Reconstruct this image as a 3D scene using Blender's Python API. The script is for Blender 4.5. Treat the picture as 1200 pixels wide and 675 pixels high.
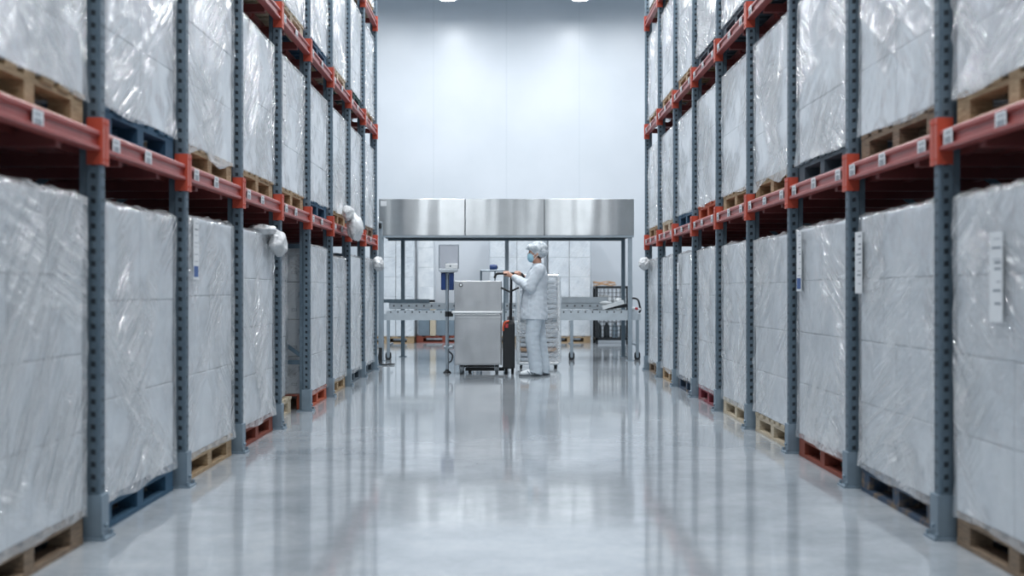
import bpy, bmesh, math, random
import numpy as np
from mathutils import Vector, Matrix

PI = math.pi
SC = bpy.context.scene
COL = SC.collection
for o in list(bpy.data.objects):
    bpy.data.objects.remove(o)

# ------------------------------------------------------------------ camera, world, lights, exposure
CAM_H = 1.115
FPX = 1427.0
cd = bpy.data.cameras.new('camera')
cam = bpy.data.objects.new('camera', cd)
COL.objects.link(cam)
cd.sensor_width = 36.0
cd.lens = FPX / 1200 * 36
cd.shift_x = 6 / 1200
cd.shift_y = 2.5 / 1200
cd.clip_end = 200
cam.location = (0, 0, CAM_H)
cam.rotation_euler = (PI / 2, 0, 0)
cd.dof.use_dof = True
cd.dof.focus_distance = 12.2
cd.dof.aperture_fstop = 1.7
SC.camera = cam

w = bpy.data.worlds.new('world')
SC.world = w
w.use_nodes = True
wb = w.node_tree.nodes['Background']
wb.inputs['Color'].default_value = (0.86, 0.93, 1.0, 1)
WORLD_STRENGTH = 0.44
wb.inputs['Strength'].default_value = WORLD_STRENGTH

LAMP_WATTS = 128.0
LAMP_COLOR = (0.945, 0.975, 1.0)
LAMP_X = (-1.24, 1.54)
LAMP_Z = 7.52
LAMP_Y = [-1.0, 3.4, 7.8, 12.2, 16.6, 21.0, 25.6]

SC.view_settings.view_transform = 'Standard'
SC.view_settings.look = 'None'
SC.view_settings.gamma = 1.0
SC.view_settings.use_curve_mapping = False
SC.view_settings.exposure = 0.0
SC.cycles.max_bounces = 8
SC.cycles.diffuse_bounces = 4
SC.cycles.glossy_bounces = 4
SC.cycles.transparent_max_bounces = 16
SC.cycles.caustics_reflective = False
SC.cycles.caustics_refractive = False
SC.cycles.sample_clamp_indirect = 6.0
SC.cycles.use_denoising = True

ANISO_ROT = 0.25
# ------------------------------------------------------------------ materials
def srgb(r, g, b):
    f = lambda c: c / 12.92 if c <= 0.04045 else ((c + 0.055) / 1.055) ** 2.4
    return (f(r / 255), f(g / 255), f(b / 255), 1)

class NT:
    """small node-tree helper"""
    def __init__(self, name):
        self.m = bpy.data.materials.new(name)
        self.m.use_nodes = True
        self.t = self.m.node_tree
        self.t.nodes.clear()
        self.out = self.t.nodes.new('ShaderNodeOutputMaterial')
    def n(self, typ, **kw):
        nd = self.t.nodes.new('ShaderNode' + typ)
        for k, v in kw.items():
            if k.startswith('i_'):
                nd.inputs[k[2:].replace('_', ' ')].default_value = v
            else:
                setattr(nd, k, v)
        return nd
    def l(self, a, b):
        self.t.links.new(a, b)
    def math(self, op, a, b=None, clamp=False):
        nd = self.n('Math', operation=op, use_clamp=clamp)
        for k, v in enumerate((a, b)):
            if v is None: continue
            if isinstance(v, (int, float)): nd.inputs[k].default_value = v
            else: self.l(v, nd.inputs[k])
        return nd.outputs[0]
    def ramp(self, fac, stops):
        nd = self.n('ValToRGB')
        cr = nd.color_ramp
        while len(cr.elements) < len(stops): cr.elements.new(0.5)
        for e, (p, c) in zip(cr.elements, stops):
            e.position = p
            e.color = c if len(c) == 4 else (*c, 1)
        self.l(fac, nd.inputs[0])
        return nd.outputs[0]
    def noise(self, vec, scale=5.0, detail=3.0, rough=0.5, dist=0.0):
        nd = self.n('TexNoise')
        nd.inputs['Scale'].default_value = scale
        nd.inputs['Detail'].default_value = detail
        nd.inputs['Roughness'].default_value = rough
        nd.inputs['Distortion'].default_value = dist
        if vec is not None: self.l(vec, nd.inputs['Vector'])
        return nd.outputs['Fac']
    def mapping(self, vec, scale=(1, 1, 1), rot=(0, 0, 0), loc=(0, 0, 0)):
        nd = self.n('Mapping')
        nd.inputs['Scale'].default_value = scale
        nd.inputs['Rotation'].default_value = rot
        nd.inputs['Location'].default_value = loc
        self.l(vec, nd.inputs['Vector'])
        return nd.outputs[0]
    def bump(self, height, strength=0.3, distance=0.01, normal=None):
        nd = self.n('Bump')
        nd.inputs['Strength'].default_value = strength
        nd.inputs['Distance'].default_value = distance
        self.l(height, nd.inputs['Height'])
        if normal is not None: self.l(normal, nd.inputs['Normal'])
        return nd.outputs[0]
    def coords(self, which='Object', random_offset=True):
        tc = self.n('TexCoord')
        v = tc.outputs[which]
        if random_offset:
            oi = self.n('ObjectInfo')
            s = self.n('VectorMath', operation='SCALE')
            s.inputs[0].default_value = (37.0, 53.0, 71.0)
            self.l(oi.outputs['Random'], s.inputs['Scale'])
            a = self.n('VectorMath', operation='ADD')
            self.l(v, a.inputs[0]); self.l(s.outputs[0], a.inputs[1])
            v = a.outputs[0]
        return v
    def mixc(self, fac, a, b):
        nd = self.n('Mix', data_type='RGBA')
        for sock, v in ((nd.inputs[0], fac), (nd.inputs[6], a), (nd.inputs[7], b)):
            if isinstance(v, (int, float)): sock.default_value = v
            elif isinstance(v, tuple): sock.default_value = v
            else: self.l(v, sock)
        return nd.outputs[2]
    def pbsdf(self, color, rough=0.5, metallic=0.0, normal=None, **kw):
        p = self.n('BsdfPrincipled')
        for sock, v in (('Base Color', color), ('Roughness', rough), ('Metallic', metallic)):
            if isinstance(v, (int, float, tuple)): p.inputs[sock].default_value = v
            else: self.l(v, p.inputs[sock])
        for k, v in kw.items():
            p.inputs[k.replace('_', ' ')].default_value = v
        if normal is not None: self.l(normal, p.inputs['Normal'])
        self.l(p.outputs[0], self.out.inputs[0])
        return p

def m_plain(name, color, rough=0.5, metallic=0.0, var=0.12, scale=8.0, **kw):
    t = NT(name)
    v = t.coords()
    n = t.noise(v, scale, 4)
    c2 = tuple(c * (1 - var) for c in color[:3]) + (1,)
    c1 = tuple(min(1, c * (1 + var)) for c in color[:3]) + (1,)
    col = t.ramp(n, [(0.3, c2), (0.7, c1)])
    t.pbsdf(col, rough, metallic, **kw)
    return t.m

def m_wood(name, c_light, c_dark, paint=None, wear=0.45):
    t = NT(name)
    v = t.coords()
    grain = t.noise(t.mapping(v, (6, 3, 30)), 4, 5, 0.6, 0.4)
    col = t.ramp(grain, [(0.3, c_dark), (0.7, c_light)])
    blot = t.noise(v, 3.0, 4, 0.6)
    col = t.mixc(t.ramp(blot, [(0.35, (0, 0, 0)), (0.75, (0.45,) * 3)]), col, c_dark)
    if paint:
        wn = t.noise(v, 5.0, 6, 0.7)
        col = t.mixc(t.ramp(wn, [(wear, (1,) * 3), (wear + 0.12, (0,) * 3)]), col, paint)
    t.pbsdf(col, 0.75, normal=t.bump(grain, 0.25, 0.004))
    return t.m

def m_steel_brushed(name, base, rough, axis=2, wave=0.0, wave_scale=(1, 1, 1), aniso=0.0):
    t = NT(name)
    v = t.coords('Object', False)
    sc = [60, 60, 60]; sc[axis] = 0.8
    br = t.noise(t.mapping(v, tuple(sc)), 3, 3)
    cl = t.noise(v, 2.2, 4, 0.6)
    col = t.mixc(t.ramp(cl, [(0.3, (0,) * 3), (0.75, (1,) * 3)]), base, tuple(c * 0.8 for c in base[:3]) + (1,))
    rr = t.math('ADD', t.math('MULTIPLY', br, 0.12), rough - 0.06)
    nrm = t.bump(br, 0.05, 0.002)
    if wave:
        wv = t.noise(t.mapping(v, wave_scale), 1.0, 2, 0.5)
        nrm = t.bump(wv, 1.0, wave, nrm)
    p = t.pbsdf(col, rr, 1.0, normal=nrm)
    if aniso:
        tg = t.n('Tangent', direction_type='RADIAL', axis='Z')
        t.l(tg.outputs[0], p.inputs['Tangent'])
        p.inputs['Anisotropic'].default_value = aniso
        p.inputs['Anisotropic Rotation'].default_value = ANISO_ROT
    return t.m

def m_floor():
    t = NT('polished_concrete')
    v = t.coords('Object', False)
    a = t.noise(v, 0.55, 6, 0.6, 0.3)
    b = t.noise(v, 3.5, 6, 0.65)
    c = t.noise(v, 26, 4, 0.6)
    mixn = t.math('ADD', t.math('MULTIPLY', a, 0.55), t.math('ADD', t.math('MULTIPLY', b, 0.33), t.math('MULTIPLY', c, 0.12)))
    col = t.ramp(mixn, [(0.34, srgb(124, 133, 140)), (0.5, srgb(156, 163, 169)), (0.66, srgb(182, 188, 192))])
    # saw-cut joints across the aisle and along it
    sep = t.n('SeparateXYZ'); t.l(v, sep.inputs[0])
    fy = t.math('ABSOLUTE', t.math('SUBTRACT', t.math('FRACT', t.math('DIVIDE', t.math('ADD', sep.outputs[1], 1.0), 6.0)), 0.5))
    jn = t.math('LESS_THAN', fy, 0.0006)
    col = t.mixc(t.math('MULTIPLY', jn, 0.6), col, srgb(95, 107, 117))
    # scuffs
    sc1 = t.noise(t.mapping(v, (0.6, 7, 1), (0, 0, 0.25)), 3, 5, 0.7)
    col = t.mixc(t.ramp(sc1, [(0.6, (0,) * 3), (0.74, (0.4,) * 3)]), col, srgb(112, 123, 132))
    rr = t.ramp(mixn, [(0.34, (0.12,) * 3), (0.66, (0.04,) * 3)])
    p = t.pbsdf(col, rr, normal=t.bump(t.noise(v, 1.3, 3), 0.02, 0.01))
    p.inputs['IOR'].default_value = 1.6
    return t.m

def m_wallpanel():
    t = NT('white_wall_panel')
    v = t.coords('Object', False)
    sep = t.n('SeparateXYZ'); t.l(v, sep.inputs[0])
    u = t.math('DIVIDE', t.math('ADD', sep.outputs[0], 0.83), 1.64)
    d = t.math('ABSOLUTE', t.math('SUBTRACT', t.math('FRACT', u), 0.5))
    seam = t.math('LESS_THAN', d, 0.008)
    n = t.noise(v, 0.8, 3)
    col = t.ramp(n, [(0.3, srgb(209, 215, 221)), (0.7, srgb(217, 222, 228))])
    col = t.mixc(t.math('MULTIPLY', seam, 0.22), col, srgb(178, 188, 196))
    t.pbsdf(col, 0.32, normal=t.bump(n, 0.1, 0.01))
    return t.m

def m_film(name, milk_lo, milk_hi, bump=0.75):
    t = NT(name)
    tc = t.n('TexCoord')
    oi = t.n('ObjectInfo')
    s = t.n('VectorMath', operation='SCALE'); s.inputs[0].default_value = (31.0, 17.0, 7.0)
    t.l(oi.outputs['Random'], s.inputs['Scale'])
    a = t.n('VectorMath', operation='ADD')
    t.l(tc.outputs['UV'], a.inputs[0]); t.l(s.outputs[0], a.inputs[1])
    v = a.outputs[0]
    # diagonal stretch creases two ways at angles of their own on every load, broken into patches
    def turned(lo, span):
        vr = t.n('VectorRotate', rotation_type='Z_AXIS')
        t.l(v, vr.inputs['Vector'])
        t.l(t.math('ADD', t.math('MULTIPLY', oi.outputs['Random'], span), lo), vr.inputs['Angle'])
        return vr.outputs[0]
    def ridge(x, p):
        return t.math('POWER', t.math('SUBTRACT', 1.0, t.math('ABSOLUTE', t.math('SUBTRACT', t.math('MULTIPLY', x, 2.0), 1.0)), True), p)
    d1 = ridge(t.noise(t.mapping(turned(0.35, 0.6), (0.9, 9, 1)), 1.6, 4, 0.55, 0.6), 5.0)
    d2 = ridge(t.noise(t.mapping(turned(-0.9, 0.65), (1.0, 11, 1), (0, 0, 0), (3, 7, 0)), 1.5, 4, 0.55, 0.6), 5.0)
    patch = t.ramp(t.noise(v, 1.5, 3), [(0.46, (0,) * 3), (0.60, (1,) * 3)])
    patch2 = t.ramp(t.noise(t.mapping(v, (1, 1, 1), (0, 0, 0), (9, 4, 0)), 1.7, 3), [(0.48, (0,) * 3), (0.62, (1,) * 3)])
    fine = t.noise(v, 30, 4, 0.6, 1.0)
    big = t.noise(v, 5.0, 3, 0.5)
    cr = t.math('ADD', t.math('MULTIPLY', d1, patch), t.math('MULTIPLY', d2, patch2))
    h = t.math('ADD', cr, t.math('ADD', t.math('MULTIPLY', fine, 0.10), t.math('MULTIPLY', big, 0.9)))
    nrm = t.bump(h, bump, 0.018)
    fr = t.n('Fresnel'); fr.inputs['IOR'].default_value = 1.45
    t.l(nrm, fr.inputs['Normal'])
    crease = t.ramp(cr, [(0.1, (0,) * 3), (0.9, (1,) * 3)])
    milk = t.math('ADD', t.math('MULTIPLY', crease, milk_hi - milk_lo), milk_lo, True)
    tr = t.n('BsdfTransparent'); tr.inputs[0].default_value = (0.97, 0.98, 0.99, 1)
    df = t.n('BsdfDiffuse'); df.inputs[0].default_value = (0.88, 0.90, 0.915, 1)
    t.l(nrm, df.inputs['Normal'])
    gl = t.n('BsdfGlossy'); gl.inputs['Roughness'].default_value = 0.11
    gl.inputs[0].default_value = (1, 1, 1, 1)
    t.l(nrm, gl.inputs['Normal'])
    m1 = t.n('MixShader'); t.l(milk, m1.inputs[0]); t.l(tr.outputs[0], m1.inputs[1]); t.l(df.outputs[0], m1.inputs[2])
    m2 = t.n('MixShader'); t.l(t.math('MINIMUM', t.math('MULTIPLY', fr.outputs[0], 0.8), 0.34), m2.inputs[0]); t.l(m1.outputs[0], m2.inputs[1]); t.l(gl.outputs[0], m2.inputs[2])
    t.l(m2.outputs[0], t.out.inputs[0])
    return t.m

def m_upright():
    t = NT('galvanised_upright')
    v = t.coords('Object', False)
    sep = t.n('SeparateXYZ'); t.l(v, sep.inputs[0])
    n = t.noise(v, 30, 4, 0.6); n2 = t.noise(t.mapping(v, (3, 3, 0.7)), 2.5, 4)
    col = t.ramp(t.math('ADD', t.math('MULTIPLY', n, 0.4), t.math('MULTIPLY', n2, 0.6)), [(0.3, srgb(82, 101, 115)), (0.7, srgb(118, 135, 147))])
    t.pbsdf(col, t.ramp(n2, [(0.3, (0.38,) * 3), (0.7, (0.52,) * 3)]), 0.55, normal=t.bump(n, 0.04, 0.002))
    return t.m

M = {}
def build_materials():
    M['floor'] = m_floor()
    M['wall'] = m_wallpanel()
    M['ceiling'] = m_plain('ceiling_white', srgb(205, 212, 218), 0.6)
    M['side_wall'] = m_plain('side_wall_grey', srgb(150, 162, 172), 0.6)
    M['upright'] = m_upright()
    M['hole_shade'] = m_plain('slot_shade', srgb(28, 38, 46), 0.8)
    M['brace'] = m_plain('brace_steel', srgb(92, 112, 126), 0.45, 0.5)
    M['foot'] = m_plain('foot_guard_steel', srgb(128, 145, 158), 0.42, 0.4)
    M['orange'] = m_plain('orange_red_paint', srgb(188, 78, 58), 0.42)
    M['beam'] = m_plain('beam_red_paint', srgb(164, 78, 74), 0.36, 0.0, 0.1)
    M['slat'] = m_plain('deck_bar_dark_red', srgb(118, 54, 52), 0.5)
    M['paper'] = m_plain('paper_white', srgb(226, 230, 233), 0.6, 0, 0.04)
    M['ink'] = m_plain('ink_grey', srgb(128, 138, 148), 0.6)
    M['blue_ink'] = m_plain('blue_print', srgb(58, 92, 150), 0.6)
    t = NT('carton_white')
    v = t.coords()
    n = t.noise(v, 4.0, 5, 0.65)
    c = t.ramp(n, [(0.3, srgb(205, 211, 217)), (0.55, srgb(228, 232, 235)), (0.75, srgb(238, 240, 242))])
    sp = t.noise(t.mapping(v, (1, 1, 0.8)), 9.0, 3, 0.5)
    c = t.mixc(t.ramp(sp, [(0.66, (0,) * 3), (0.74, (0.55,) * 3)]), c, srgb(168, 178, 188))
    t.pbsdf(c, 0.6)
    M['carton'] = t.m
    M['carton_grey'] = m_plain('carton_grey', srgb(196, 204, 211), 0.6, 0, 0.06)
    M['film'] = m_film('stretch_film', 0.10, 0.55)
    M['film_clear'] = m_film('clear_stretch_film', 0.05, 0.40)
    M['film_flat'] = m_film('flat_stretch_film', 0.04, 0.2, 0.12)
    M['film_milky'] = m_film('bunched_film', 0.78, 0.92)
    W = {}
    W['natural'] = m_wood('wood_natural', srgb(196, 172, 138), srgb(140, 114, 84))
    W['weathered'] = m_wood('wood_weathered', srgb(160, 138, 114), srgb(98, 82, 68))
    W['pale'] = m_wood('wood_pale', srgb(218, 206, 184), srgb(172, 158, 134))
    W['blue'] = m_wood('wood_blue', srgb(150, 135, 118), srgb(92, 84, 78), srgb(44, 82, 108), 0.62)
    W['navy'] = m_wood('wood_dark_blue', srgb(150, 130, 108), srgb(92, 78, 66), srgb(48, 68, 90), 0.5)
    W['brown'] = m_wood('wood_red_brown', srgb(140, 88, 66), srgb(92, 54, 42), srgb(128, 62, 46), 0.6)
    W['orange'] = m_wood('wood_orange', srgb(176, 112, 84), srgb(120, 70, 52), srgb(178, 88, 60), 0.6)
    W['maroon'] = m_wood('wood_maroon', srgb(176, 150, 148), srgb(120, 84, 88), srgb(132, 56, 66), 0.52)
    W['grey'] = m_wood('wood_grey', srgb(112, 120, 126), srgb(66, 76, 84), srgb(74, 88, 98), 0.6)
    W['green'] = m_wood('wood_green', srgb(112, 116, 108), srgb(64, 74, 70), srgb(36, 74, 72), 0.62)
    M['wood'] = W
    M['steel'] = m_steel_brushed('brushed_stainless', (0.50, 0.52, 0.54, 1), 0.36, 2, 0.045, (1.8, 1.8, 0.9), 0.5)
    M['hood'] = m_steel_brushed('hood_stainless', (0.45, 0.475, 0.49, 1), 0.30, 2, 0.035, (1.3, 1.0, 0.2), 0.93)
    M['tube'] = m_plain('tube_steel', srgb(164, 176, 185), 0.35, 0.5, 0.06)
    M['dark_tube'] = m_plain('dark_grey_tube', srgb(104, 120, 130), 0.42, 0.4, 0.06)
    M['alu'] = m_plain('aluminium_rail', srgb(196, 205, 211), 0.34, 0.35, 0.06)
    M['black'] = m_plain('black_paint', srgb(24, 27, 31), 0.45)
    M['rubber'] = m_plain('black_rubber', srgb(30, 33, 36), 0.7)
    M['grey_rubber'] = m_plain('grey_rubber', srgb(92, 100, 106), 0.6)
    M['white_plastic'] = m_plain('white_plastic', srgb(232, 236, 238), 0.35, 0, 0.04)
    M['blue_plastic'] = m_plain('blue_plastic', srgb(22, 58, 116), 0.4, 0, 0.1)
    M['orange_plastic'] = m_plain('orange_plastic', srgb(214, 92, 62), 0.4)
    M['red_plastic'] = m_plain('red_plastic', srgb(190, 60, 66), 0.4)
    t = NT('clear_panel')
    tr = t.n('BsdfTransparent'); tr.inputs[0].default_value = (0.88, 0.89, 0.91, 1)
    gl = t.n('BsdfGlossy'); gl.inputs['Roughness'].default_value = 0.1; gl.inputs[0].default_value = (1, 1, 1, 1)
    df = t.n('BsdfDiffuse'); df.inputs[0].default_value = srgb(196, 200, 208)
    m1 = t.n('MixShader'); m1.inputs[0].default_value = 0.45
    t.l(tr.outputs[0], m1.inputs[1]); t.l(df.outputs[0], m1.inputs[2])
    m2 = t.n('MixShader'); m2.inputs[0].default_value = 0.06
    t.l(m1.outputs[0], m2.inputs[1]); t.l(gl.outputs[0], m2.inputs[2])
    t.l(m2.outputs[0], t.out.inputs[0])
    M['clear_panel'] = t.m
    t = NT('lamp_diffuser')
    e = t.n('Emission'); e.inputs[0].default_value = (*LAMP_COLOR, 1); e.inputs[1].default_value = 12.0
    t.l(e.outputs[0], t.out.inputs[0])
    M['lamp_glow'] = t.m
    def cloth(name, col, sc=60):
        t = NT(name)
        v = t.coords('Object', False)
        n = t.noise(v, 9, 4, 0.6); wv = t.noise(v, 260, 2)
        c = t.ramp(n, [(0.3, tuple(x * 0.92 for x in col[:3])), (0.7, col)])
        fold = t.noise(t.mapping(v, (1, 1, 0.45), (0.3, 0.2, 0)), 11, 3, 0.5, 0.8)
        nr = t.bump(fold, 0.5, 0.025, t.bump(wv, 0.1, 0.001))
        t.pbsdf(c, 0.8, normal=nr)
        return t.m
    M['coat'] = cloth('lab_coat_cloth', srgb(206, 215, 223))
    M['trouser'] = cloth('trouser_cloth', srgb(192, 203, 212))
    M['skin'] = m_plain('skin', srgb(186, 142, 122), 0.5, 0, 0.06, 20)
    M['hair'] = m_plain('dark_hair', srgb(46, 40, 40), 0.6)
    M['mask'] = m_plain('mask_cloth', srgb(150, 196, 214), 0.8, 0, 0.04)
    M['shoe'] = m_plain('shoe_white', srgb(222, 228, 232), 0.5, 0, 0.05)
    M['shoe_grey'] = m_plain('shoe_grey', srgb(120, 134, 146), 0.55, 0, 0.05)
    t = NT('hairnet')
    v = t.coords('Object', False)
    n = t.noise(v, 26, 4, 0.65, 0.8)
    c = t.ramp(n, [(0.35, srgb(148, 162, 172)), (0.65, srgb(226, 232, 236))])
    t.pbsdf(c, 0.5, normal=t.bump(n, 0.9, 0.02))
    M['hairnet'] = t.m
    M['cardboard'] = m_plain('cardboard', srgb(186, 150, 118), 0.75, 0, 0.12)
    M['grey_sheet'] = m_plain('grey_sheet', srgb(116, 132, 144), 0.5, 0, 0.08)
    M['dark_item'] = m_plain('dark_item', srgb(40, 48, 54), 0.6, 0, 0.3, 14)
build_materials()

# ------------------------------------------------------------------ mesh helpers
class MB:
    def __init__(self):
        self.v = []; self.f = []; self.mi = []; self.sm = []
    def add(self, vs, fs, mi=0, smooth=False):
        b = len(self.v)
        self.v.extend([tuple(p) for p in vs])
        for f in fs:
            self.f.append(tuple(i + b for i in f)); self.mi.append(mi); self.sm.append(smooth)
        return self
    def box(self, lo, hi, mi=0, rot=None, about=None):
        (x0, y0, z0), (x1, y1, z1) = lo, hi
        vs = [Vector(p) for p in ((x0, y0, z0), (x1, y0, z0), (x1, y1, z0), (x0, y1, z0), (x0, y0, z1), (x1, y0, z1), (x1, y1, z1), (x0, y1, z1))]
        if rot is not None:
            c = Vector(about) if about else sum(vs, Vector()) / 8
            vs = [rot @ (p - c) + c for p in vs]
        return self.add(vs, [(0, 3, 2, 1), (4, 5, 6, 7), (0, 1, 5, 4), (1, 2, 6, 5), (2, 3, 7, 6), (3, 0, 4, 7)], mi)
    def bbox(self, lo, hi, bev, mi=0):
        """box with chamfered edges"""
        bm = bmesh.new()
        c = [(a + b) / 2 for a, b in zip(lo, hi)]; s = [b - a for a, b in zip(lo, hi)]
        bmesh.ops.create_cube(bm, size=1.0, matrix=Matrix.Translation(c) @ Matrix.Diagonal((*s, 1)))
        bmesh.ops.bevel(bm, geom=bm.edges[:], offset=min(bev, min(s) * 0.45), segments=2, affect='EDGES', profile=0.5)
        bm.verts.index_update()
        self.add([v.co[:] for v in bm.verts], [[v.index for v in f.verts] for f in bm.faces], mi)
        bm.free()
        return self
    def bar(self, p0, p1, w, h, mi=0):
        """rectangular bar from p0 to p1"""
        p0, p1 = Vector(p0), Vector(p1)
        d = (p1 - p0).normalized()
        up = Vector((0, 0, 1)) if abs(d.z) < 0.95 else Vector((0, 1, 0))
        s = d.cross(up).normalized(); u = s.cross(d)
        vs = []
        for p in (p0, p1):
            for a, b in ((-1, -1), (1, -1), (1, 1), (-1, 1)):
                vs.append(p + s * a * w / 2 + u * b * h / 2)
        return self.add(vs, [(0, 1, 2, 3), (7, 6, 5, 4), (0, 4, 5, 1), (1, 5, 6, 2), (2, 6, 7, 3), (3, 7, 4, 0)], mi)
    def tube(self, pts, r, n=10, mi=0, closed=False, cap=True):
        """round tube along points; r scalar, list, or list of (ra, rb)"""
        pts = [Vector(p) for p in pts]
        k = len(pts)
        rs = r if isinstance(r, (list, tuple)) else [r] * k
        vs, fs = [], []
        ref = None
        for i, p in enumerate(pts):
            if closed: d = pts[(i + 1) % k] - pts[i - 1]
            else: d = pts[min(i + 1, k - 1)] - pts[max(i - 1, 0)]
            d.normalize()
            if ref is None:
                ref = Vector((0, 1, 0)) if abs(d.y) < 0.9 else Vector((0, 0, 1))
            s = ref - d * ref.dot(d); s.normalize(); u = d.cross(s)
            ref = s
            ra, rb = rs[i] if isinstance(rs[i], (list, tuple)) else (rs[i], rs[i])
            for j in range(n):
                a = 2 * PI * j / n
                vs.append(p + s * math.cos(a) * ra + u * math.sin(a) * rb)
        for i in range(k if closed else k - 1):
            for j in range(n):
                a = i * n + j; b = i * n + (j + 1) % n
                c = ((i + 1) % k) * n + (j + 1) % n; d = ((i + 1) % k) * n + j
                fs.append((a, b, c, d))
        self.add(vs, fs, mi, True)
        if cap and not closed:
            self.add(vs[:n], [tuple(range(n))[::-1]], mi)
            self.add(vs[-n:], [tuple(range(n))], mi)
        return self
    def cyl(self, p0, p1, r, n=16, mi=0):
        return self.tube([p0, p1], r, n, mi)
    def ball(self, c, r, nu=16, nv=10, mi=0, rot=None):
        rx, ry, rz = r if isinstance(r, (list, tuple)) else (r, r, r)
        vs = [Vector((0, 0, rz))]
        for i in range(1, nv):
            t = PI * i / nv
            for j in range(nu):
                p = 2 * PI * j / nu
                vs.append(Vector((rx * math.sin(t) * math.cos(p), ry * math.sin(t) * math.sin(p), rz * math.cos(t))))
        vs.append(Vector((0, 0, -rz)))
        if rot is not None: vs = [rot @ q for q in vs]
        vs = [q + Vector(c) for q in vs]
        fs = []
        for j in range(nu): fs.append((0, 1 + j, 1 + (j + 1) % nu))
        for i in range(nv - 2):
            for j in range(nu):
                a = 1 + i * nu + j; b = 1 + i * nu + (j + 1) % nu
                fs.append((a, a + nu, b + nu, b))
        e = len(vs) - 1
        for j in range(nu): fs.append((e, 1 + (nv - 2) * nu + (j + 1) % nu, 1 + (nv - 2) * nu + j))
        return self.add(vs, fs, mi, True)
    def prism(self, poly, axis, a0, a1, mi=0):
        """closed 2-D outline swept along axis (0,1,2) from a0 to a1"""
        n = len(poly)
        def put(p, a):
            q = list(p); q.insert(axis, a); return tuple(q)
        vs = [put(p, a0) for p in poly] + [put(p, a1) for p in poly]
        fs = [tuple(range(n))[::-1], tuple(range(n, 2 * n))]
        for i in range(n):
            j = (i + 1) % n
            fs.append((i, j, n + j, n + i))
        return self.add(vs, fs, mi)
    def mesh(self, name, mats, fix=True):
        me = bpy.data.meshes.new(name)
        me.from_pydata([tuple(p) for p in self.v], [], self.f)
        for m in (mats if isinstance(mats, (list, tuple)) else [mats]): me.materials.append(m)
        me.polygons.foreach_set('material_index', self.mi)
        me.polygons.foreach_set('use_smooth', self.sm)
        if fix:
            bm = bmesh.new(); bm.from_mesh(me)
            bmesh.ops.recalc_face_normals(bm, faces=bm.faces[:])
            bm.to_mesh(me); bm.free()
        me.update()
        return me
    def build(self, name, mats, parent=None, loc=None):
        return link(name, self.mesh(name, mats), parent, loc)

def link(name, me, parent=None, loc=None, rotz=0.0):
    o = bpy.data.objects.new(name, me)
    COL.objects.link(o)
    if parent is not None: o.parent = parent
    if loc is not None: o.location = loc
    if rotz: o.rotation_euler = (0, 0, rotz)
    return o
def tag(o, label=None, cat=None, group=None, kind=None):
    if label: o['label'] = label
    if cat: o['category'] = cat
    if group: o['group'] = group
    if kind: o['kind'] = kind
    return o
def thing(name, label, cat, loc=(0, 0, 0), rotz=0.0, group=None):
    o = bpy.data.objects.new(name, None)
    COL.objects.link(o)
    o.empty_display_size = 0.1
    o.location = loc; o.rotation_euler = (0, 0, rotz)
    return tag(o, label, cat, group)
def rounded(pts, r, n=5, closed=False):
    """polyline with rounded corners"""
    pts = [Vector(p) for p in pts]; out = []
    k = len(pts)
    for i, p in enumerate(pts):
        if not closed and i in (0, k - 1): out.append(p); continue
        a, b = pts[i - 1], pts[(i + 1) % k]
        d1 = (a - p); d2 = (b - p)
        rr = min(r, d1.length * 0.48, d2.length * 0.48)
        p1 = p + d1.normalized() * rr; p2 = p + d2.normalized() * rr
        for t in range(n + 1):
            t /= n
            out.append(p1 * (1 - t) ** 2 + p * 2 * t * (1 - t) + p2 * t * t)
    return out
def at(px, py, Y):
    """world x and z of a photo pixel at depth Y"""
    return (px - 594) * Y / FPX, (340 - py) * Y / FPX + CAM_H

# ------------------------------------------------------------------ the hall
FLOOR = MB(); FLOOR.box((-6, -8, -0.2), (6, 27.6, 0)); tag(FLOOR.build('floor', M['floor']), kind='structure')
c = MB(); c.box((-6, -8, 8.6), (6, 27.6, 8.8)); tag(c.build('ceiling', M['ceiling']), kind='structure')
c = MB(); c.box((-6, 27.4, 0), (6, 27.6, 8.6)); tag(c.build('wall_back', M['wall']), kind='structure')
c = MB(); c.box((-6.2, -8, 0), (-6, 27.6, 8.6)); tag(c.build('wall_left', M['side_wall']), kind='structure')
c = MB(); c.box((6, -8, 0), (6.2, 27.6, 8.6)); tag(c.build('wall_right', M['side_wall']), kind='structure')

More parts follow.
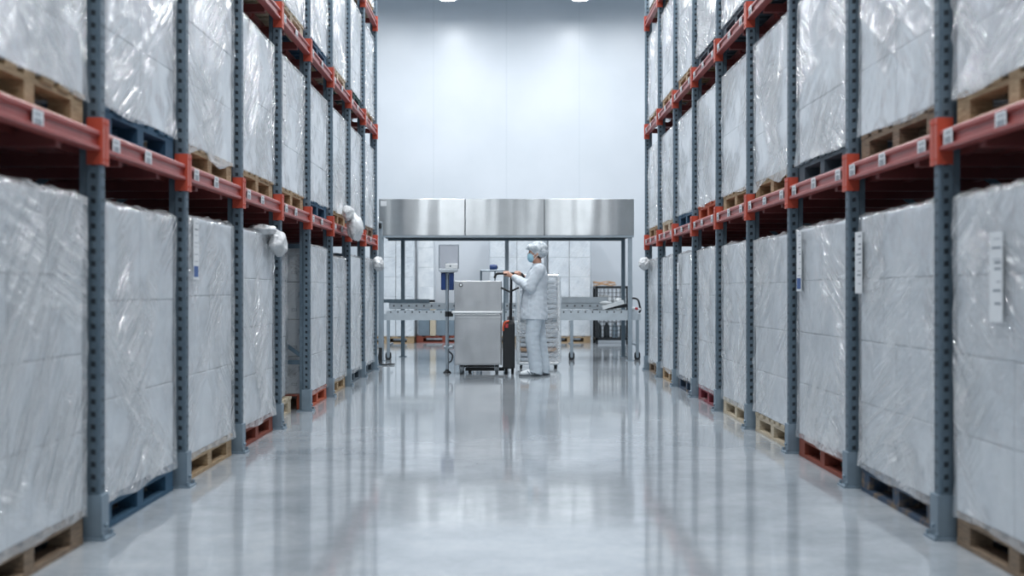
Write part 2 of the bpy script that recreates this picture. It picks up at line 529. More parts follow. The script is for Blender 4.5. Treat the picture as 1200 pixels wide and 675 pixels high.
# ------------------------------------------------------------------ ceiling lamps
hb = MB()
hb.tube([(0, 0, 0.34), (0, 0, 0.30), (0, 0, 0.12), (0, 0, 0.03), (0, 0, 0.0)], [0.07, 0.10, 0.14, 0.21, 0.22], 24, cap=True)
lamp_house = hb.mesh('lamp_housing', M['white_plastic'])
dm = MB(); dm.tube([(0, 0, -0.001), (0, 0, -0.025)], [0.20, 0.17], 24)
lamp_diff = dm.mesh('lamp_diffuser', M['lamp_glow'])
rm = MB(); rm.cyl((0, 0, 0.34), (0, 0, 8.6 - LAMP_Z + 0.3), 0.012, 8)
lamp_rod = rm.mesh('suspension_rod', M['tube'])
LAMP_SPOTS = [(x, y) for y in LAMP_Y for x in LAMP_X] + [(x, y) for y in (19.4, 24.0) for x in (-4.4, -2.9, 3.1, 4.6)]  # outer far-end spots are unseen lamps added to brighten the end zone
for x, y in LAMP_SPOTS:
    if True:
        last = y == LAMP_Y[-1]; ix = 0 if x < 0 else 1
        lab = ('glowing round ceiling lamp by the white wall, above the %s' % ('screen stand' if ix == 0 else 'wire crate')) if last else 'unseen round white lamp hanging from the ceiling of the hall'
        t = thing('ceiling_lamp', lab, 'lamp', (x, y, LAMP_Z if not last else 7.255), 0, None if last else 'ceiling lamps of the hall')
        link('housing', lamp_house, t); link('diffuser', lamp_diff, t); link('suspension_rod', lamp_rod, t)
        ld = bpy.data.lights.new('lamp_light', 'AREA')
        ld.shape = 'DISK'; ld.size = 0.42; ld.energy = LAMP_WATTS * (0.34 if last else 0.50 if y > 18 and abs(x) > 2 else 1.0); ld.color = LAMP_COLOR
        lo = bpy.data.objects.new('lamp_light', ld); COL.objects.link(lo)
        lo.parent = t; lo.location = (0, 0, -0.04)

# ------------------------------------------------------------------ pallet racks
PITCH = 1.443
Y0 = 5.43
XL, XR = 1.815, 1.930          # aisle faces of the uprights
LEVELS = [0.0, 1.78, 3.325, 4.83]   # beam centres (level 0 = floor)
BEAM_H = 0.09
RACK_TOP = 6.6
DEPTH = 1.12
UW, UD = 0.08, 0.095          # upright: along the aisle, into the rack
NBAY = 9                       # bays -1 .. 7

def upright_mesh():
    # local: aisle face at x = 0 looking to -x, goes into the rack along +x; near face y = 0
    m = MB()
    hw = UW
    outline = [(0.0, 0.012), (0.006, 0.0), (UD * 0.62, 0.0), (UD * 0.68, 0.010), (UD, 0.010), (UD, 0.022), (UD * 0.9, 0.022),
               (UD * 0.9, hw - 0.022), (UD, hw - 0.022), (UD, hw - 0.010), (UD * 0.68, hw - 0.010), (UD * 0.62, hw), (0.006, hw), (0.0, hw - 0.012)]
    m.prism(outline, 2, 0.01, RACK_TOP, 0)
    # side slots and small aisle-face holes: flat quads painted as their inner shade
    z = 0.10
    while z < 5.6:
        for y, s in ((-0.0006, -1), (hw + 0.0006, 1)):
            vs = [(UD * 0.20, y, z), (UD * 0.42, y, z + 0.003), (UD * 0.42, y, z + 0.026), (UD * 0.20, y, z + 0.023)]
            m.add(vs, [(0, 1, 2, 3)], 1)
        for yy in (0.024, 0.050):
            m.add([(-0.0006, yy, z + 0.01), (-0.0006, yy + 0.008, z + 0.01), (-0.0006, yy + 0.008, z + 0.026), (-0.0006, yy, z + 0.026)], [(0, 1, 2, 3)], 1)
        z += 0.056
    return m.mesh('upright', [M['upright'], M['hole_shade']], fix=False)
UPRIGHT = upright_mesh()
def foot_mesh():
    m = MB()
    m.prism([(-0.012, -0.008), (UD * 0.75, -0.008), (UD * 0.75, UW + 0.008), (-0.012, UW + 0.008)], 2, 0.01, 0.20)
    m.box((-0.035, -0.03, 0), (UD + 0.02, UW + 0.03, 0.012))
    for y in (-0.018, UW + 0.018):
        m.cyl((-0.02, y, 0.012), (-0.02, y, 0.032), 0.009, 8)
    m.cyl((-0.013, UW * 0.5, 0.06), (-0.024, UW * 0.5, 0.06), 0.010, 8)
    return m.mesh('foot_guard', M['foot'])
FOOT = foot_mesh()
def brace_meshes():
    h = MB(); h.box((UD * 0.7, 0.028, -0.02), (DEPTH - UD * 0.7, 0.052, 0.02))
    d = MB(); d.bar((UD * 0.8, 0.04, 0), (DEPTH - UD * 0.8, 0.04, 0.72), 0.028, 0.034)
    return h.mesh('horizontal_brace', M['brace']), d.mesh('diagonal_brace', M['brace'])
HBR, DBR = brace_meshes()
def beam_mesh(length):
    # local: aisle face x = 0 (to -x), along +y from 0 to length, centre z = 0; stepped box section
    m = MB(); b = BEAM_H / 2
    prof = [(0.0, b), (-0.004, b - 0.006), (-0.004, b - 0.020), (0.010, b - 0.028), (0.010, -b + 0.026), (-0.006, -b + 0.018), (-0.006, -b + 0.004), (0.0, -b), (0.05, -b), (0.05, b)]
    m.prism(prof, 1, 0.0, length)
    return m.mesh('beam', M['beam'])
BLEN = PITCH - UW
BEAM = beam_mesh(BLEN)
def connector_mesh(flip):
    m = MB()
    s = -1 if flip else 1
    # hook plate on the side face plus a wing on the aisle face of the upright
    m.box((-0.012, 0.0, -0.105), (0.058, 0.006 * s, 0.105)) if s > 0 else m.box((-0.012, -0.006, -0.105), (0.058, 0.0, 0.105))
    y0, y1 = (-0.036, 0.006) if s > 0 else (-0.006, 0.036)
    m.box((-0.014, y0, -0.105), (-0.006, y1, 0.105))
    for z in (-0.08, 0.08):
        m.cyl((-0.0145, (y0 + y1) / 2, z), (-0.018, (y0 + y1) / 2, z), 0.006, 8)
    return m.mesh('beam_connector', M['orange'])
CONN_A, CONN_B = connector_mesh(False), connector_mesh(True)
def bar_mesh():
    m = MB(); m.box((-0.022, 0, -0.03), (0.022, BLEN, 0.02))
    return m.mesh('deck_bar', M['slat'])
DBAR = bar_mesh()
def xbar_mesh():
    m = MB(); m.box((0.05, -0.03, -0.04), (DEPTH - 0.05, 0.03, 0.022))
    return m.mesh('cross_bar', M['slat'])
XBAR = xbar_mesh()
def loc_label_mesh(seed):
    rnd = random.Random(seed)
    m = MB()
    m.box((-0.0025, -0.052, -0.037), (0, 0.052, 0.037), 0)
    y = -0.040
    while y < 0.036:
        wv = rnd.choice((0.002, 0.004, 0.006))
        m.add([(-0.0028, y, -0.028), (-0.0028, y + wv, -0.028), (-0.0028, y + wv, 0.004), (-0.0028, y, 0.004)], [(0, 1, 2, 3)], 1)
        y += wv + rnd.choice((0.002, 0.003))
    for k in range(3):
        y = -0.034 + k * 0.024
        m.add([(-0.0028, y, 0.012), (-0.0028, y + 0.014, 0.012), (-0.0028, y + 0.014, 0.028), (-0.0028, y, 0.028)], [(0, 1, 2, 3)], 1)
    return m.mesh('location_label', [M['paper'], M['ink']], fix=False)
LOCS = [loc_label_mesh(s) for s in range(3)]

RACK_LABEL = {-1: 'tall steel rack with grey posts and red beams, beside the steel cart',
              1: 'tall steel rack with grey posts and red beams, beside the wire crate'}
def build_rack(side):
    X = XL if side < 0 else XR
    root = thing('pallet_rack', RACK_LABEL[side], 'pallet rack', (side * X, Y0, 0))
    mir = -1 if side < 0 else 1
    def put(name, me, x, y, z, parent=root):
        o = link(name, me, parent, (x * mir if parent is root else x, y, z))
        if parent is root and mir < 0: o.scale = (-1, 1, 1)
        return o
    rnd = random.Random(5 + side)
    for i in range(-1, 9):
        y = i * PITCH
        u = put('upright', UPRIGHT, 0, y, 0)
        put('foot_guard', FOOT, 0, 0, 0, u)
        r = put('upright', UPRIGHT, DEPTH, y + UW, 0)
        r.rotation_euler = (0, 0, PI)
        for z in (0.45, 1.52, 2.95, 4.4, 5.9):
            put('horizontal_brace', HBR, 0, y, z)
        for k, z in enumerate((0.5, 1.57, 2.3, 3.0, 4.45)):
            d = put('diagonal_brace', DBR, 0, y, z)
            if k % 2:
                d.rotation_euler = (0, 0, PI); d.location = (DEPTH * mir, y + 0.08, z)
    for lv in (1, 2, 3):
        z = LEVELS[lv]
        for b in range(-1, 8):
            y = b * PITCH + UW
            f = put('beam', BEAM, 0, y, z)
            put('beam_connector', CONN_A, 0, 0, 0, f)
            put('beam_connector', CONN_B, 0, BLEN, 0, f)
            us = (0.10, 0.49) if side < 0 else (0.12, 0.53, 0.92)
            for u_ in us:
                if lv < 3:
                    put('location_label', LOCS[rnd.randrange(3)], -0.0005 + 0.0105 - 0.012, BLEN * (u_ + rnd.uniform(-0.03, 0.03)), rnd.uniform(-0.006, 0.006), f)
            rb = put('beam', BEAM, DEPTH - 0.0, y, z)
            rb.rotation_euler = (0, 0, PI); rb.location = (DEPTH * mir, y + BLEN, z)
            for k in range(1, 5):
                put('deck_bar', DBAR, 0.05 + k * (DEPTH - 0.1) / 5, y, z + 0.012)
            for k in (0.27, 0.73):
                put('cross_bar', XBAR, 0, y + BLEN * k, z - 0.03)
    return root
build_rack(-1)
build_rack(1)

# ------------------------------------------------------------------ pallets and wrapped loads
PAL_W, PAL_D, PAL_H = 1.20, 1.0, 0.146
_pc = {}
def pallet_parts(color, wd):
    key = (color, wd)
    if key in _pc: return _pc[key]
    mat = M['wood'][color]
    rnd = random.Random(sum(map(ord, color)) + int(wd * 100))
    # local: front edge x = 0, runs to +x; y centred; z from 0
    deck = MB()
    nb = 7 if wd > 1 else 5
    bw = 0.118
    for k in range(nb):
        y = -wd / 2 + (wd - bw) * k / (nb - 1)
        e = rnd.uniform(-0.006, 0.004)
        deck.box((e, y, 0.124), (PAL_D + e, y + bw - rnd.uniform(0, 0.012), 0.146))
    for x in (0.0, PAL_D / 2 - 0.05, PAL_D - 0.1):
        deck.box((x + 0.004, -wd / 2 + 0.002, 0.102), (x + 0.1, wd / 2 - 0.002, 0.124))
    bot = MB(); bot.box((0.002, -wd / 2 + 0.001, 0.0), (0.1, wd / 2 - 0.001, 0.022))
    blk = MB(); blk.box((0.004, -0.05, 0.022), (0.104, 0.05, 0.102))
    endb = MB(); endb.box((0.004, -0.072, 0.022), (0.104, 0.072, 0.102))
    _pc[key] = (deck.mesh('top_deck', mat), bot.mesh('bottom_board', mat), blk.mesh('block', mat), endb.mesh('block', mat))
    return _pc[key]
def make_pallet(color, wd, label, loc, rotz, group):
    t = thing('wooden_pallet', label, 'pallet', loc, rotz, group)
    deck, bot, blk, endb = pallet_parts(color, wd)
    link('top_deck', deck, t)
    for x in (0.0, PAL_D / 2 - 0.05, PAL_D - 0.106):
        link('bottom_board', bot, t, (x, 0, 0))
        for y in (-wd / 2 + 0.074, 0, wd / 2 - 0.074):
            link('block', blk if y == 0 else endb, t, (x, y, 0))
    return t

def sin_noise(rng, n, fmin, fmax, ang=None):
    a = rng.uniform(0, 2 * PI, n) if ang is None else rng.normal(ang[0], ang[1], n)
    f = rng.uniform(fmin, fmax, n); ph = rng.uniform(0, 2 * PI, n)
    return lambda u, v: sum(np.sin(2 * PI * f[k] * (u * np.cos(a[k]) + v * np.sin(a[k])) + ph[k]) for k in range(n)) / math.sqrt(n)

def film_mesh(wd, d, h, seed, mat, hem=0.02, amp=1.0, hemw=0.009):
    """closed skirt of stretch film round a load: front at x = 0 looking to -x"""
    rng = np.random.default_rng(seed)
    r = 0.022
    pts, nrm, ss = [], [], []
    s = 0.0
    cs = [(0, -wd / 2), (0, wd / 2), (d, wd / 2), (d, -wd / 2)]
    nseg = [52, 34, 5, 34]
    outn = [(-1, 0), (0, 1), (1, 0), (0, -1)]
    for k in range(4):
        a, b = cs[k], cs[(k + 1) % 4]
        L = math.dist(a, b); dx, dy = (b[0] - a[0]) / L, (b[1] - a[1]) / L
        n0 = outn[k]; n1 = outn[(k + 1) % 4]
        for i in range(nseg[k] + 1):
            q = r + (L - 2 * r) * i / nseg[k]
            pts.append((a[0] + dx * q, a[1] + dy * q)); nrm.append(n0); ss.append(s + q)
        for th in (0.25, 0.5, 0.75):   # rounded corner
            c = (b[0] - dx * r - n1[0] * 0 , b[1] - dy * r)
            cx = b[0] - n0[0] * r - n1[0] * r; cy = b[1] - n0[1] * r - n1[1] * r
            nx = n0[0] * math.cos(th * PI / 2) + n1[0] * math.sin(th * PI / 2)
            ny = n0[1] * math.cos(th * PI / 2) + n1[1] * math.sin(th * PI / 2)
            pts.append((cx + nx * r, cy + ny * r)); nrm.append((nx, ny)); ss.append(s + L - r + th * r * PI / 2)
        s += L
    P = np.array(pts); N = np.array(nrm); S = np.array(ss)
    n = len(P)
    rows = 52
    hemf = sin_noise(rng, 5, 0.4, 1.6, (0, 0.01))
    base = -hem + hemw * hemf(S, 0 * S)
    low = sin_noise(rng, 6, 0.4, 1.4)
    mid = sin_noise(rng, 7, 1.5, 4.0)
    dg = sin_noise(rng, 4, 3.0, 6.0, (PI / 2 + rng.choice((-0.5, 0.5)), 0.2))
    msk = sin_noise(rng, 4, 0.4, 1.0)
    # ropes of gathered film wound round the load at a slant
    lean = rng.choice((-1, 1)) * rng.uniform(0.45, 0.95)
    ropes = [(rng.uniform(0, 2 * (wd + d)), rng.uniform(0.2, 1.0) * h, lean + rng.uniform(-0.12, 0.12), rng.uniform(0.010, 0.022)) for _ in range(int(rng.integers(5, 10)))]
    V, UV = [], []
    for k in range(rows + 1):
        t = k / rows
        z = base + (h - base) * t
        e = 0.009 + amp * (0.0030 * low(S, z) + 0.0007 * mid(S, z) + 0.0022 * dg(S, z) * np.clip(msk(S, z), 0, 1))
        for (s0, z0, ln, rw) in ropes:
            dd = (z - z0) - ln * (S - s0)
            near = np.exp(-((S - s0) / 0.75) ** 4)
            e = e + amp * 0.007 * np.exp(-(dd / (rw * math.sqrt(1 + ln * ln))) ** 2) * near
        e = np.maximum(e, 0.003)
        if t < 0.12: e = e + 0.006 * (0.12 - t) / 0.12 * (1 + 0.7 * mid(S, z))
        V.append(np.column_stack((P + N * e[:, None], z)))
        UV.append(np.column_stack((S, z)))
    # folded over the top edge
    ce = np.array((d / 2, 0.0))
    for k, (ins, up) in enumerate(((0.02, 0.014), (0.06, 0.02), (0.14, 0.014), (0.24, 0.008))):
        dirc = -N
        zz = h + up + 0.008 * mid(S * 1.7, 0 * S + k) + 0.006 * low(S, 0 * S + k)
        V.append(np.column_stack((P + dirc * ins, np.maximum(zz, h + 0.003))))
        UV.append(np.column_stack((S, 0 * S + h + ins)))
    V = np.concatenate(V); UV = np.concatenate(UV)
    nr = rows + 5
    faces = []
    for k in range(nr - 1):
        for j in range(n):
            j2 = (j + 1) % n
            faces.append((k * n + j, k * n + j2, (k + 1) * n + j2, (k + 1) * n + j))
    me = bpy.data.meshes.new('stretch_wrap')
    me.from_pydata(V.tolist(), [], faces)
    me.materials.append(mat)
    uvl = me.uv_layers.new(name='UVMap')
    li = np.empty(len(me.loops), dtype=np.int32); me.loops.foreach_get('vertex_index', li)
    uv = UV[li].reshape(-1, 4, 2).copy()
    # seam: keep the wrap-around column continuous
    wrap = (uv[:, :, 0].max(1) - uv[:, :, 0].min(1)) > s * 0.5
    fix = wrap[:, None] & (uv[:, :, 0] < s * 0.5)
    uv[:, :, 0][fix] += s
    uvl.data.foreach_set('uv', uv.reshape(-1).astype(np.float32))
    me.polygons.foreach_set('use_smooth', [True] * len(me.polygons))
    me.update()
    return me

_cc = {}
def carton_mesh(sx, sy, sz, mat='carton'):
    key = (round(sx, 3), round(sy, 3), round(sz, 3), mat)
    if key not in _cc:
        m = MB(); g = 0.005
        m.bbox((g, -sy / 2 + g, 0.001), (sx - g, sy / 2 - g, sz - 0.002), 0.006)
        _cc[key] = m.mesh('carton', M[mat])
    return _cc[key]
def crumple(name, parent, c, r, seed, mat):
    """a bunched wad of loose film"""
    rng = np.random.default_rng(seed)
    bm = bmesh.new()
    bmesh.ops.create_icosphere(bm, subdivisions=4, radius=1.0)
    f1 = rng.normal(0, 1, (14, 3)) * rng.uniform(1.2, 3.6, (14, 1)); ph = rng.uniform(0, 6.28, 14)
    for v in bm.verts:
        p = np.array(v.co)
        q = sum((1 - 2 * abs(math.sin(f1[k] @ p + ph[k]))) for k in range(14)) / 14
        k_ = 1 + 0.38 * q
        v.co = Vector((p[0] * r[0] * k_, p[1] * r[1] * k_, p[2] * r[2] * k_))
    me = bpy.data.meshes.new(name)
    bm.to_mesh(me); bm.free()
    me.polygons.foreach_set('use_smooth', [True] * len(me.polygons))
    uvl = me.uv_layers.new(name='UVMap')
    for lp in me.loops:
        co = me.vertices[lp.vertex_index].co
        uvl.data[lp.index].uv = (co.y * 3 + co.x * 2, co.z * 3 + co.x)
    me.materials.append(mat)
    return link(name, me, parent, c)
def sheet_mesh(h, wdt, blue, seed):
    rnd = random.Random(seed)
    m = MB()
    m.box((-0.002, -wdt / 2, 0), (0, wdt / 2, h), 0)
    z = h - 0.03
    while z > 0.03:
        L = wdt * rnd.uniform(0.3, 0.8); th = rnd.choice((0.003, 0.004, 0.009))
        m.add([(-0.0024, -wdt * 0.4, z), (-0.0024, -wdt * 0.4 + L, z), (-0.0024, -wdt * 0.4 + L, z + th), (-0.0024, -wdt * 0.4, z + th)], [(0, 1, 2, 3)], 1)
        z -= th + rnd.uniform(0.012, 0.045)
    if blue:
        m.add([(-0.0026, -wdt * 0.42, 0.015), (-0.0026, wdt * 0.42, 0.015), (-0.0026, wdt * 0.42, h * 0.22), (-0.0026, -wdt * 0.42, h * 0.22)], [(0, 1, 2, 3)], 2)
    return m.mesh('paper_label', [M['paper'], M['ink'], M['blue_ink']], fix=False)

ORD = ['first', 'second', 'third', 'fourth', 'fifth', 'sixth', 'seventh', 'eighth', 'ninth']
LEVN = ['floor level', 'lowest beams', 'middle beams', 'upper beams']
SIDEN = {-1: 'steel cart side of aisle', 1: 'wire crate side of aisle'}
def load(side, level, bay, color, h=None, layers=4, cols=2, wd=1.22, d=1.04, dy=0.0, dx=0.0, pal_w=PAL_W, film='film', sheet=None, wads=(), film_on=True, carton='carton', seed=None, hem=0.02, paldx=0.0, hemw=0.009):
    X = XL if side < 0 else XR
    yc = Y0 + bay * PITCH + UW + BLEN / 2 + dy
    z0 = 0.0 if level == 0 else LEVELS[level] + BEAM_H / 2
    if h is None: h = 1.375 if level == 0 else 1.085
    seed = seed if seed is not None else (side + 2) * 1000 + level * 100 + bay * 7 + 11
    rnd = random.Random(seed)
    rotz = PI if side < 0 else 0.0
    bn = ORD[bay + 1]
    lev = LEVN[level]
    pl = '%s wooden pallet, %s, %s bay from camera, %s' % (color, lev, bn, SIDEN[side])
    make_pallet(color, pal_w, pl, (side * (X + 0.044 + paldx), yc, z0 + (0.0005 if level else 0)), rotz, 'pallets in the racks')
    t = thing('wrapped_load', 'wrapped cartons on %s pallet, %s, %s bay from camera, %s' % (color, lev, bn, SIDEN[side]), 'wrapped load',
              (side * (X + 0.036 + dx), yc, z0 + PAL_H + 0.0015), rotz, 'film-wrapped loads in the racks')
    ins = 0.005
    lh = h / layers
    for k in range(layers):
        cc = cols if not isinstance(cols, (list, tuple)) else cols[k % len(cols)]
        sy = (wd - 2 * ins) / cc; sx = (d - 2 * ins) / 2
        me = carton_mesh(sx, sy, lh, carton)
        for j in range(cc):
            for q in range(2):
                link('carton', me, t, (ins + q * sx + rnd.uniform(0, 0.004), -(wd / 2 - ins) + sy * (j + 0.5), lh * k))
    if film_on:
        me = film_mesh(wd, d, h, seed, M[film], hem, 1.0, hemw)
        link('stretch_wrap', me, t)
    if sheet:
        y, z, hh, ww, blue = sheet
        link('paper_label', sheet_mesh(hh, ww, blue, seed), t, (-0.018, y * (-1 if side < 0 else 1), z))
    for (wx, wy, wz, rx, ry, rz) in wads:
        crumple('film_bunch', t, (wx, wy * (-1 if side < 0 else 1), wz), (rx, ry, rz), seed + int(wz * 10), M['film_milky'])
    return t

# (side, level, bay, pallet colour, extras) - wy runs along the aisle away from the camera
LOADS = [
    (-1, 0, -1, 'weathered', dict(cols=3)),
    (-1, 0, 0, 'blue', dict(layers=3)),
    (-1, 0, 1, 'natural', dict(layers=3, h=1.40, sheet=(-0.46, 1.03, 0.36, 0.12, True), cols=(1, 2, 1))),
    (-1, 0, 2, 'brown', dict(h=1.40, wads=((-0.07, 0.42, 1.33, 0.07, 0.20, 0.11), (0.03, 0.30, 1.43, 0.12, 0.26, 0.05)))),
    (-1, 0, 3, 'pale', dict(dx=0.16, paldx=0.11, hem=-0.02, film='film_clear', layers=5, h=1.36)),
    (-1, 0, 4, 'orange', dict(film_on=True, layers=4, carton='carton', h=1.39, film='film_clear')),
    (-1, 0, 5, 'natural', dict(h=1.33)),
    (-1, 0, 6, 'grey', dict(layers=3)),
    (-1, 0, 7, 'grey', dict(wads=((-0.09, 0.40, 1.33, 0.08, 0.26, 0.11),))),
    (-1, 1, -1, 'natural', dict()),
    (-1, 1, 0, 'blue', dict(layers=3)),
    (-1, 1, 1, 'natural', dict(layers=3, cols=1, hem=0.05, hemw=0.028)),
    (-1, 1, 2, 'natural', dict(layers=2)),
    (-1, 1, 3, 'natural', dict(layers=3, sheet=(-0.5, 0.55, 0.48, 0.14, False), cols=1)),
    (-1, 1, 4, 'blue', dict(layers=3)),
    (-1, 1, 5, 'natural', dict(wads=((-0.165, 0.12, -0.16, 0.10, 0.30, 0.16), (-0.125, -0.15, -0.02, 0.07, 0.25, 0.09)))),
    (-1, 1, 6, 'grey', dict(layers=3)),
    (-1, 1, 7, 'weathered', dict(layers=3)),
    (-1, 2, 2, 'natural', dict()),
    (-1, 2, 3, 'pale', dict()),
    (-1, 2, 4, 'blue', dict(cols=1)),
    (-1, 2, 5, 'pale', dict()),
    (-1, 2, 6, 'green', dict(cols=1)),
    (-1, 2, 7, 'natural', dict(hem=0.06)),
    (-1, 3, 7, 'natural', dict()),
    (1, 0, -1, 'weathered', dict(cols=2, sheet=(0.10, 0.84, 0.36, 0.13, False))),
    (1, 0, 0, 'navy', dict(layers=4, cols=(2, 2, 3, 1), sheet=(0.55, 0.95, 0.34, 0.13, False))),
    (1, 0, 1, 'brown', dict(sheet=(0.48, 0.96, 0.40, 0.13, True))),
    (1, 0, 2, 'pale', dict(h=1.36, hem=-0.02)),
    (1, 0, 3, 'pale', dict(h=1.37)),
    (1, 0, 4, 'maroon', dict(layers=3)),
    (1, 0, 5, 'navy', dict(sheet=(0.45, 0.98, 0.30, 0.12, False))),
    (1, 0, 6, 'natural', dict()),
    (1, 0, 7, 'weathered', dict(wads=((-0.09, 0.36, 1.33, 0.08, 0.30, 0.10),))),
    (1, 1, -1, 'natural', dict()),
    (1, 1, 0, 'weathered', dict(layers=3)),
    (1, 1, 1, 'grey', dict(layers=3, cols=1)),
    (1, 1, 2, 'natural', dict(layers=3, hem=0.05, hemw=0.025)),
    (1, 1, 3, 'natural', dict(layers=2, cols=1)),
    (1, 1, 4, 'orange', dict(layers=3)),
    (1, 1, 5, 'blue', dict(layers=2)),
    (1, 1, 6, 'pale', dict(layers=3)),
    (1, 1, 7, 'natural', dict()),
    (1, 2, 2, 'weathered', dict()),
    (1, 2, 3, 'grey', dict(cols=1)),
    (1, 2, 4, 'grey', dict()),
    (1, 2, 5, 'natural', dict(layers=3)),
    (1, 2, 6, 'natural', dict(cols=1)),
    (1, 2, 7, 'natural', dict(hem=0.06)),
    (1, 3, 7, 'weathered', dict()),
    (1, 3, 6, 'natural', dict()),
]
for sd, lv, b, colr, kw in LOADS:
    lo_ = load(sd, lv, b, colr, **kw)
    if (sd, lv, b) == (-1, 0, 4): MARKED = lo_

# printed handling marks on the carton ends that face along the aisle, next to the set-back load
def print_marks(load_obj, wd, lh, layers):
    def q(m, x, z, w_, h_): m.add([(x, 0, z), (x + w_, 0, z), (x + w_, 0, z + h_), (x, 0, z + h_)], [(0, 1, 2, 3)])
    for k in range(layers):
        m = MB()
        z = k * lh + lh * 0.62
        for x in (0.05, 0.085):
            q(m, x, z, 0.006, 0.03); m.add([(x - 0.006, 0, z + 0.03), (x + 0.012, 0, z + 0.03), (x + 0.003, 0, z + 0.045)], [(0, 1, 2)])
        q(m, 0.045, z - 0.008, 0.055, 0.004)
        z = k * lh + lh * 0.22
        for x, w_ in ((0.11, 0.012), (0.127, 0.02), (0.152, 0.008)):
            q(m, x, z, w_, 0.004); q(m, x, z + 0.02, w_, 0.004); q(m, x, z, 0.003, 0.022)
        link('print_mark', m.mesh('print_mark', M['ink'], fix=False), load_obj, (0, wd / 2 - 0.005 - 0.0045, 0))

print_marks(MARKED, 1.22, 1.39 / 4, 4)
# ------------------------------------------------------------------ far end: hood, conveyor, stacks
HY = 19.2
def build_hood():
    x0, zt = at(444, 233, HY); x1, zb = at(743, 276, HY)
    t = thing('machine_hood', 'long stainless steel hood on posts across the end of the aisle', 'hood', ((x0 + x1) / 2, HY, 0))
    cx = (x0 + x1) / 2
    xs = at(545, 0, HY)[0] - cx; xt = at(638, 0, HY)[0] - cx
    for a, b in ((x0 - cx, xs - 0.003), (xs + 0.003, xt - 0.0015), (xt + 0.0015, x1 - cx)):
        m = MB(); m.bbox((a, 0, zb), (b, 0.03, zt), 0.006)
        m.build('front_panel', M['hood'], t)
    m = MB()
    m.box((x0 - cx, 0.03, zt - 0.02), (x1 - cx, 1.25, zt)); m.build('top_panel', M['hood'], t)
    for a, b in ((x0 - cx, x0 - cx + 0.02), (x1 - cx - 0.02, x1 - cx)):
        m = MB(); m.box((a, 0.03, zb), (b, 1.25, zt - 0.02)); m.build('side_panel', M['hood'], t)
    m = MB(); m.box((x0 - cx + 0.02, 1.23, zb), (x1 - cx - 0.02, 1.25, zt - 0.02)); m.build('rear_panel', M['hood'], t)
    m = MB(); m.box((x0 - cx + 0.03, 1.15, zb - 0.035), (x1 - cx - 0.03, 1.21, zb - 0.0)); m.build('rear_rail', M['dark_tube'], t)
    m = MB(); m.box((x0 - cx + 0.002, 0.005, zb - 0.03), (x1 - cx - 0.002, 0.05, zb)); m.build('front_rail', M['tube'], t)
    for px, yy, mat in ((738.5, 0.03, 'tube'), (447, 0.03, 'tube'), (472, 1.18, 'dark_tube'), (594, 1.18, 'tube'), (730.5, 1.18, 'dark_tube')):
        X = at(px, 0, HY + yy)[0] - cx
        m = MB(); m.bbox((X - 0.032, yy - 0.0, 0.012), (X + 0.032, yy + 0.06, zb - 0.03), 0.006)
        m.box((X - 0.06, yy - 0.03, 0), (X + 0.06, yy + 0.09, 0.012))
        m.build('post', M[mat], t)
    m = MB(); xa, za = at(446, 235.5, HY); xb, zb2 = at(453, 241.5, HY)
    m.box((xa - cx, -0.003, zb2), (xb - cx, 0, za)); o = m.build('notice', M['paper'], t)
    o['label'] = 'small blank white notice'
build_hood()

